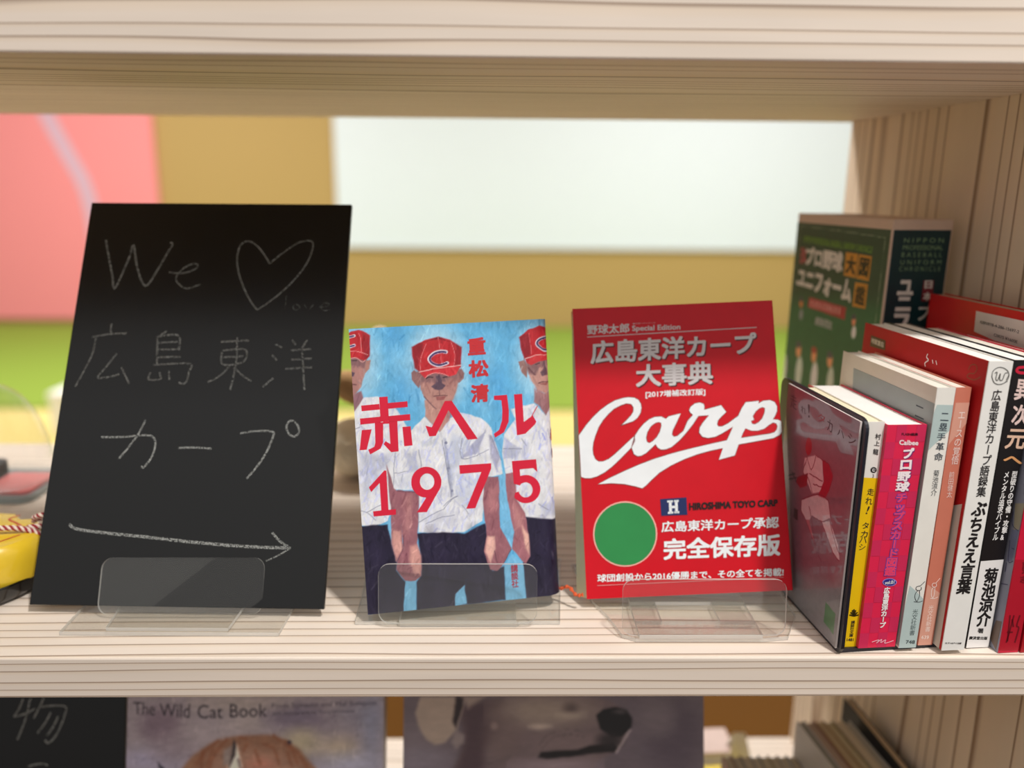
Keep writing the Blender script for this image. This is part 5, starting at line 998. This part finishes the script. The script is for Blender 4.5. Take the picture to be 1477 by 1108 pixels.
a_, c_ = onb(MCk, .050, -.0028, .0035), onb(MCk, .050, .032, .0035)
stand('clear acrylic stand holding up the upright chalkboard', [(-.2835, .0262), (-.1415, .0248), (-.137, .125), (-.286, .125)], [(-.2535, .0268), (-.1745, .0262), (-.172, .064), (-.258, .064)],
      (-.2690, -.1585, a_.y, .0032, c_.y, c_.z), (MCk, wC, hC, .0045))
stand('clear acrylic stand under the blue novel with three capped players', [(-.0945, .0395), (-.067, .0395), (-.064, .0365), (.0135, .0365), (.016, .0395), (.0427, .0395), (.050, .135), (-.098, .135)], [(-.0645, .0360), (.0133, .0360), (.0133, .062), (-.0645, .062)],
      (-.0782, .0269, .0362, .0034, .0422, .0432), (MRe, wR, hR, .0205))
stand('clear acrylic stand under the bright red team encyclopedia', [(.0818, .0230), (.090, .0175), (.174, .0175), (.190, .0200), (.2045, .0480), (.2060, .125), (.058, .125), (.0670, .0690), (.0765, .0440)], [(.0922, .0166), (.1722, .0166), (.1722, .074), (.0922, .074)],
      (.0815, .1880, .0205, .0034, .0262, .0404), (MCa, wA, hA, .0135), slot=((.110, .034), (.149, .060)))
# ---------------------------------------------------------------- chalkboards
BOARD = mat((7, 8, 9), .28, .42); BOARDE = mat((14, 14, 14), .5)
def chalkboard(key, label, thk=.004):
    M, w, h, _ = pose(key); r = thing('chalkboard', label, 'chalkboard', mw=M)
    b = MB(); b.box((0, 0, -thk), (w, h, 0), BOARD); b.build('board', r, bevel=.0006)
    printing(key, r, lambda u, v, z: (u/1000, v/1000, z/1000), w*1000, h*1000)
chalkboard('chalk', 'black chalkboard with a chalked heart and arrow leaning on the shelf')
chalkboard('lchalk', 'black chalkboard at the lower left beside the cat photo book')
# ---------------------------------------------------------------- books shown by their front
def facing_book(key, name, label, base, thk, paper=PAGE, pict=None, hard=False, splay=0, coat=0, cat='book'):
    M, w, h, _ = pose(key); r = thing(name, label, cat, mw=M); wm, hm = w*1000, h*1000; b = MB(); c = .0012 if hard else .0005; ins = .003 if hard else .0004
    cm = mat(base, .38, .3, coat)
    R = .010; uf = w-.0100                                              # the jacket rolls round into the spine on the right
    def fn(u, v, z):
        u, v, z = u/1000, v/1000, z/1000
        if hard and u > uf:
            a = math.asin(min((u-uf)/R, 1)); return (uf+(R+z)*math.sin(a), v, -R+(R+z)*math.cos(a))
        return (u, v, z)
    if hard:
        q = [fn(x, 0, 0) for x in np.linspace(0, uf*1000, 3)]+[fn((uf+R*math.sin(k*math.pi/24))*1000, 0, 0) for k in range(1, 13)]
        q = [(x, z) for x, _, z in q]; e = q[-1]; q += [(e[0], -thk), (0, -thk)]
        qi = [(0, -thk+c), (e[0]-c, -thk+c), (e[0]-c, e[1])]+[(x-c*.7, z-c) for x, z in q[-4:1:-1]]+[(0, -c)]
        ring = q+qi; n = len(ring); vs = [(x, 0, z) for x, z in ring]+[(x, h, z) for x, z in ring]
        t, tf = tri(ring); b.add([(x, 0, z) for x, z in t], tf, cm); b.add([(x, h, z) for x, z in t], tf, cm); b.add(vs, [(i, (i+1) % n, n+(i+1) % n, n+i) for i in range(n)], cm)
    else:
        b.box((0, 0, -c), (w, h, 0), cm); b.box((0, 0, -thk), (w, h, -thk+c), cm); b.box((w-c, 0, -thk), (w, h, 0), cm)
    if pict: picture(b, key, wm, hm, pict[0], pict[1], fn, paintmat('printed_cover', .4), **pict[2])
    cv = b.build('cover', r)
    p = MB(); x1 = w-(.002 if not hard else .0064)
    vs = [(ins, ins, -c*1.1), (x1, ins, -c*1.1), (x1, h-ins, -c*1.1), (ins, h-ins, -c*1.1), (ins-splay, ins, -thk+c*1.1), (x1, ins, -thk+c*1.1), (x1, h-ins, -thk+c*1.1), (ins, h-ins, -thk+c*1.1)]
    p.add(vs, [(0, 1, 2, 3), (7, 6, 5, 4), (0, 4, 5, 1), (1, 5, 6, 2), (2, 6, 7, 3), (3, 7, 4, 0)], paper); p.build('page_block', r)
    printing(key, cv, fn, wm, hm); return r
facing_book('carp', 'encyclopedia', 'bright red baseball team encyclopedia with a big white script logo', (200, 6, 28), .0125, mat((205, 196, 160), .8, .2), splay=.0065)
nov = facing_book('red', 'novel', 'blue novel with three painted players in red caps', (104, 182, 226), .020, PAGE, ((100, 180, 226), .48, dict(grain=.035, brush=(50, 26), seed=4, hatch=4200)), hard=True)
b = MB(); q = smooth_line([(.128, .004, -.012), (.133, .001, -.010), (.138, .0035, -.004), (.142, -.001, .001), (.146, -.0005, .004)], 6); b.tube([tuple(x) for x in q], [.0011+.0005*math.sin(i*1.9) for i in range(len(q))], mat((214, 92, 48), .8), 6); o = b.build('bookmark_ribbon', nov); o['label'] = 'orange red bookmark ribbon end'
facing_book('cat', 'photo_book', 'large photo book with a brown cat head on the lower shelf', (128, 118, 124), .020, PAGE, ((128, 119, 125), .9, dict(grain=.05, brush=(30, 30), seed=7, v0=190, gain=2.1, hatch=500)))
facing_book('dog', 'photo_book', 'dark photo book with a grey dog muzzle on the lower shelf', (88, 78, 84), .020, PAGE, ((94, 84, 90), .9, dict(grain=.03, brush=(30, 30), seed=8, v0=190, gain=1.7)))
# ---------------------------------------------------------------- books standing spine out
def spine_book(key, name, label, cover, paper=PAGE, left=None, leftpict=None, group='books standing in a row at the right', rough=.4, coat=0, hard=False, cat='book'):
    M, w, h, d = pose(key); r = thing(name, label, cat, mw=M, group=group); c = .0006 if not hard else .0016; ins = .0006 if not hard else .003
    cm = mat(cover, rough, .5, coat); lm = mat(left, rough, .5, coat) if left else cm
    b = MB(); b.box((0, 0, -c), (w, h, 0), cm); b.box((0, 0, -d), (c, h, -c), lm); b.box((w-c, 0, -d), (w, h, -c), cm)
    lf = lambda u, v, z: (-z/1000, v/1000, -d+u/1000)
    if leftpict: picture(b, key+'_l', d*1000, h*1000, leftpict[0], leftpict[1], lf, paintmat('printed_cover', .4), **leftpict[2])
    cv = b.build('cover', r)
    p = MB(); p.box((c*1.02, ins*.3, -d+ins*.6), (w-c*1.02, h-ins*1.6, -c*1.02), paper); p.build('page_block', r)
    printing(key, cv, lambda u, v, z: (u/1000, v/1000, z/1000), w*1000, h*1000)
    printing(key+'_l', cv, lf, d*1000, h*1000, rename={'title': 'front_title'}); return r
spine_book('bunko', 'paperback', 'thin paperback with white and yellow spine against the black bookend', (236, 233, 226), CREAM)
spine_book('calbee', 'card_guide', 'thick magenta checkered card guide between yellow spine and white paperback', (224, 34, 78), mat((244, 242, 238), .8, .2))
spine_book('nirui', 'paperback', 'slim paperback with white and grey blue spine numbered 748', (236, 234, 226), PAGE, left=(222, 212, 198))
spine_book('ace', 'paperback', 'slim paperback with salmon pink spine numbered 639', (206, 122, 100), PAGE)
spine_book('goroku', 'quotation_book', 'white spined book with glossy red front cover and round w emblem', (236, 235, 230), mat((244, 242, 236), .8, .2), left=(188, 4, 14), rough=.65)
spine_book('ijigen', 'player_book', 'black spined book with a white band at the foot', (20, 17, 20), mat((246, 244, 238), .8, .2))
spine_book('redr', 'manga_volume', 'crimson spined comic with a grey blue front cover beside the black spined book', (204, 20, 58), PAGE, left=(150, 150, 166))
spine_book('edge', 'paperback', 'dark red spined book nearest the right panel at the row end', (170, 18, 34), PAGE)
spine_book('barcode', 'barcoded_book', 'red book with a white barcode label standing against the right panel', (200, 16, 20), mat((190, 172, 150), .8, .2))
# slip case set
M, w, h, d = pose('box'); r = thing('boxed_book_set', 'tall dark green boxed uniform chronicle standing behind the book row', 'boxed set', mw=M)
b = MB(); b.box((0, 0, -d), (w, h, 0), mat((214, 190, 172), .6, .3)); b.box((.0012, .0, -.001), (w-.0012, h-.008, .0004), mat((12, 50, 56), .4)); lf = lambda u, v, z: (-z/1000, v/1000, -d+u/1000)
picture(b, 'box_l', d*1000-1.6, h*1000-8, (44, 66, 50), .7, lf, paintmat('printed_case', .4), grain=.03, seed=9, gain=1.7)
cs = b.build('slip_case', r, bevel=.0004)
printing('box', cs, lambda u, v, z: (u/1000, v/1000, z/1000+.0004), w*1000, h*1000); printing('box_l', cs, lf, d*1000, h*1000, rename={'title': 'front_title', 'lettering': 'front_lettering'})
# bookend and the cover card in front of it
B0 = Vector((.2162, .0048, 0)); bd = Vector((-.0998, .995, 0)); bn = Vector((.995, .0998, 0))
BE = Matrix((bd, Vector((0, 0, 1)), bn)).transposed().to_4x4(); BE.translation = B0+Vector((0, 0, .0003))
r = thing('bookend', 'black metal bookend with rounded corners holding the paperback row', 'bookend', mw=BE)
NAVY = mat((26, 27, 38), .35)
b = MB(); b.prism(rrect(-.004, 0, .112, .1545, .007), 0, .0022, NAVY); b.build('upright_plate', r)
b = MB(); b.box((.0, 0, .0022), (.105, .0026, .0815), NAVY); b.build('base_plate', r)
M, w, h, d = pose('card'); r = thing('cover_card', 'glossy pink cover card of a pitcher leaning on the black bookend', 'card', mw=M); b = MB()
cf = lambda u, v, z: (-z/1000, v/1000, -d+u/1000)
b.box((0, 0, -d), (w, h, 0), mat((226, 214, 210), .5))
picture(b, 'card', d*1000, h*1000, (124, 122, 126), .5, cf, paintmat('printed_card', .4, .6), grain=.03, seed=3)
cc = b.build('card_sheet', r); printing('card', cc, cf, d*1000, h*1000)
# ---------------------------------------------------------------- lower shelf books at the right
LZ = -H-T
def plain_book(name, label, x, y, yaw, w, h, d, cov, pg, group=None, lean=0, cat='book'):
    M = Matrix.Translation((x, y, LZ+.0006)) @ Matrix.Rotation(yaw, 4, 'Z') @ Matrix.Rotation(lean, 4, 'Y')
    r = thing(name, label, cat, mw=M, group=group); b = MB(); c = .0007; cm = mat(cov, .5)
    b.box((0, 0, 0), (c, d, h), cm); b.box((w-c, 0, 0), (w, d, h), cm); b.box((c, 0, 0), (w-c, c, h), cm); b.build('cover', r)
    p = MB(); p.box((c*1.02, c*1.02, .001), (w-c*1.02, d-.002, h-.0012), mat(pg, .85, .2)); p.build('page_block', r); return r
dk = ['grey covered', 'dull red covered', 'tan covered', 'olive covered', 'cream covered', 'pale grey covered']
ws = [.0075, .0085, .0085, .0080, .0085, .0075]; cols = [(92, 94, 92), (150, 104, 92), (168, 140, 100), (140, 126, 84), (190, 176, 150), (176, 174, 166)]; x = .2955
pos = ['leftmost in the taller row on the lower shelf', 'second in the taller row on the lower shelf', 'third in the taller row on the lower shelf', 'fourth in the taller row on the lower shelf', 'fifth in the taller row on the lower shelf', 'last in the taller row by the dark book']
tx = .3025
for i in range(6):
    plain_book('paperback', f'{dk[i]} paperback {pos[i]}', tx, .110, .135, ws[i], .171-.001*(i % 2), .118, cols[i] if i else (196, 190, 184), [(140, 138, 128), (170, 150, 132), (178, 160, 128), (186, 172, 140), (196, 182, 156), (170, 164, 150)][i], 'taller books at the right of the lower shelf')
    tx += ws[i]+.0007
M_ = plain_book('dark_album', 'tall black album leaning along the right panel of the lower shelf', .3548, .103, .088, .0075, .1785, .150, (24, 26, 30), (190, 168, 138))
tx = .222
nm = ['brown', 'grey', 'beige', 'blue grey', 'yellowish', 'tan', 'light grey', 'dark grey']
cl = [(150, 104, 76), (120, 118, 108), (176, 160, 134), (120, 126, 130), (176, 162, 118), (160, 138, 108), (176, 172, 162), (120, 114, 106)]
od = ['first', 'second', 'third', 'fourth', 'fifth', 'sixth', 'seventh', 'eighth']
for i in range(8):
    plain_book('pocket_book', f'{nm[i]} pocket book {od[i]} from left in the short row on the lower shelf', tx, .130, .05, .0084, .1345, .095, cl[i], (178, 164, 140), 'short pocket books on the lower shelf'); tx += .0089
# loose leaflets at the back of the lower shelf
def leaflet(label, x, y, yaw, w, d, t, col):
    M = Matrix.Translation((x, y, LZ)) @ Matrix.Rotation(yaw, 4, 'Z'); r = thing('leaflet', label, 'leaflet', mw=M)
    b = MB(); b.box((-w/2, -d/2, 0), (w/2, d/2, t*.8), PAGE); b.build('page_block', r); b = MB(); b.box((-w/2, -d/2, t*.8), (w/2, d/2, t), mat(col, .5)); b.build('cover', r, bevel=.0005)
leaflet('yellow leaflet lying at the back of the lower shelf', .262, .345, .1, .07, .06, .006, (240, 214, 90)); leaflet('pale blue leaflet lying left of the yellow one on the lower shelf', .212, .385, -.2, .045, .06, .010, (176, 200, 226)); leaflet('pinkish leaflet lying behind the yellow one on the lower shelf', .256, .406, .05, .055, .045, .016, (214, 190, 180))
M = Matrix.Translation((.285, .385, LZ)); r = thing('folded_card', 'white folded card standing at the back of the lower shelf', 'card', mw=M); b = MB()
b.add([(-.012, -.01, 0), (.018, -.01, 0), (-.006, .0, .042), (-.012, .02, 0), (.018, .02, 0), (.008, .0, .042)], [(0, 1, 5, 2), (4, 3, 2, 5)], mat((246, 246, 244), .6)); b.build('card_sheet', r).modifiers.new('t', 'SOLIDIFY').thickness = .0008
# ---------------------------------------------------------------- tray, lacquered charm, cord
TC = (-.398, .105)
r = thing('lacquer_tray', 'round black lacquer tray under the yellow wooden charm', 'tray', (*TC, .0003))
LAC = mat((9, 9, 9), .14, .5, .4)
def lathe(prof, n, m):
    b = MB(); vs = [(rr*math.cos(2*math.pi*i/n), rr*math.sin(2*math.pi*i/n), z) for rr, z in prof for i in range(n)]; L = len(prof)
    b.add(vs, [(j*n+i, j*n+(i+1) % n, (j+1)*n+(i+1) % n, (j+1)*n+i) for j in range(L-1) for i in range(n)]+[tuple(range(n-1, -1, -1)), tuple(range((L-1)*n, L*n))], m); return b
lathe([(.058, 0), (.067, .001), (.0715, .006), (.073, .0135), (.0718, .0142), (.070, .0135), (.067, .0075), (.040, .0062), (.0005, .006)], 72, LAC).build('tray_body', r, smooth=True)
b = MB(); b.tube([(.0720*math.cos(a), .0720*math.sin(a), .0138) for a in [2*math.pi*i/96 for i in range(96)]], .0009, LAC, 8, True); b.build('rim', r, smooth=True)
CHX, CHY = -.388, .094
r = thing('wooden_charm', 'yellow lacquered wooden charm with a red line on the black tray', 'ornament', (CHX, CHY, .0073))
YL = mat((226, 190, 44), .25, .5, .5); RLN = mat((196, 70, 30), .4)
out = [(.0625*math.cos(math.radians(a))*(1 if a < 60 or a > 150 else .97), .0440*math.sin(math.radians(a))) for a in range(-180, 28, 9)]
out += [(.046, .030), (.0335, .0285), (.031, .0335), (.026, .040), (.0, .043), (-.03, .040), (-.05, .026), (-.06, .012)]
prof = [(.90, 0), (.97, .003), (1.0, .009), (1.0, .020), (.985, .027), (.95, .0315), (.90, .034)]
b = MB(); n = len(out); vs = [(x*s, y*s, z) for s, z in prof for x, y in out]; L = len(prof)
b.add(vs, [(j*n+i, j*n+(i+1) % n, (j+1)*n+(i+1) % n, (j+1)*n+i) for j in range(L-1) for i in range(n)]+[tuple(range(n-1, -1, -1)), tuple(range((L-1)*n, L*n))], YL); b.build('charm_body', r, smooth=True)
b = MB()
for pl in ([(.0285, .034), (.0245, .0262), (.033, .0195), (.040, .014)], [(-.05, -.014), (-.02, -.0315), (.010, -.032), (.034, -.021), (.048, -.002)]):
    vs, fs = ribbon(smooth_line(pl), .0017); b.add([(x, y, .03415) for x, y in vs], fs, RLN)
b.build('red_line', r)
b = MB(); b.add([(.022+.0052*math.cos(t), -.001+.0052*math.sin(t), .0342) for t in [2*math.pi*i/20 for i in range(20)]], [tuple(range(20))], mat((30, 22, 8), .8)); b.build('cord_hole', r)
RC = mat((150, 24, 40), .8); WC = mat((232, 214, 200), .8)
def twist(b, pts, R=.0017, turns=330):
    P = [Vector(p) for p in smooth_line(pts, 14)]; n = len(P); s = 0
    strands = [[], [], [], []]
    for i, p in enumerate(P):
        t = (P[min(i+1, n-1)]-P[max(i-1, 0)]).normalized(); a = t.orthogonal().normalized(); a = (Vector((0, 0, 1))-t*t.z); a = (a if a.length > .1 else t.orthogonal()).normalized(); q = t.cross(a)
        if i: s += (p-P[i-1]).length
        for kk in range(4):
            ph = s*turns*2.2+kk*math.pi/2; strands[kk].append(p+R*.62*(math.cos(ph)*a+math.sin(ph)*q))
    for kk in range(4): b.tube(strands[kk], R*.62, RC if kk % 2 else WC, 6)
r = thing('twisted_cord', 'twisted red and white cord knotted beside the yellow charm', 'cord', (CHX, CHY, 0))
o = lambda pts: [(x-CHX, y-CHY, z) for x, y, z in pts]
b = MB(); twist(b, o([(-.366, .0930, .0440), (-.352, .0925, .0462), (-.338, .0955, .0440), (-.326, .100, .036), (-.320, .104, .028)])); b.build('cord', r)
b = MB(); twist(b, o([(-.470, .158, .026), (-.42, .156, .028), (-.37, .150, .026), (-.318, .140, .024)])); b.build('cord', r)
b = MB(); random.seed(3)
for i in range(9):
    x, y, z = -.331+.004*(i % 3), .106+.006*(i % 2), .0135+.0045*i
    twist(b, o([(x-.012, y-.003, z), (x-.003, y-.007, z+.004), (x+.009, y+.001, z+.001), (x+.016, y+.007, z-.002)]), .0017)
b.build('cord_knot', r)
# ---------------------------------------------------------------- toy in clear plastic
r = thing('packaged_toy', 'blurry toy in a clear plastic dome on a grey base behind the chalkboard', 'toy', (-.470, .292, .0003))
b = MB(); b.prism(rrect(-.055, -.040, .045, .040, .012), 0, .006, mat((150, 160, 160), .4)); b.build('base_tray', r, bevel=.001)
b = MB(); b.prism(rrect(-.004, -.032, .040, .020, .006), .006, .009, mat((246, 140, 140), .5)); b.build('red_label', r)
b = MB(); b.prism(rrect(-.052, -.034, -.008, .030, .010), .006, .020, mat((44, 44, 46), .5)); b.prism(rrect(-.048, -.02, -.016, .018, .008), .020, .046, mat((206, 202, 192), .6)); b.build('toy_figure', r, bevel=.004)
lathe([(.0455*math.cos(t), .010+.092*math.sin(t)) for t in [k*math.pi/2/12 for k in range(13)]][:-1]+[(.0008, .102)], 40, ACB).build('clear_dome', r, smooth=True)
# ---------------------------------------------------------------- plush toy
r = thing('plush_bear', 'beige plush toy sitting behind the blue novel', 'soft toy', (-.092, .345, .0025))
FURM = mat((254, 240, 212), 1, .05); FURD = mat((186, 150, 108), 1, .05)
def blob(name, c, rad, m, seed, rot=0):
    bm = bmesh.new(); bmesh.ops.create_icosphere(bm, subdivisions=5, radius=1); rs = random.Random(seed); b = MB(); ca, sa = math.cos(rot), math.sin(rot); vs = []
    for v in bm.verts:
        p = v.co; k = 1+.035*math.sin(p.x*19+seed)*math.sin(p.y*23)*math.sin(p.z*21+seed)+rs.uniform(-.018, .018)
        x, y, z = p.x*rad[0]*k, p.y*rad[1]*k, p.z*rad[2]*k; vs.append((c[0]+x*ca-z*sa, c[1]+y, c[2]+x*sa+z*ca))
    b.add(vs, [tuple(v.index for v in f.verts) for f in bm.faces], m); bm.free(); return b.build(name, r, smooth=True)
blob('body', (0, 0, .052), (.048, .040, .052), FURM, 1); blob('head', (.002, -.004, .112), (.036, .034, .030), FURM, 2)
blob('leg', (-.052, -.014, .028), (.030, .036, .028), FURM, 3, -.2); blob('leg', (.045, -.020, .024), (.026, .040, .024), FURM, 4, .2)
blob('arm', (-.048, -.006, .086), (.028, .018, .016), FURD, 5, -.35); blob('arm', (.046, -.006, .078), (.026, .018, .016), FURD, 6, .5)
blob('ear', (-.024, .002, .136), (.011, .008, .011), FURM, 7); blob('ear', (.028, .002, .136), (.011, .008, .011), FURM, 8); blob('muzzle', (.002, -.034, .106), (.014, .010, .011), FURM, 9)
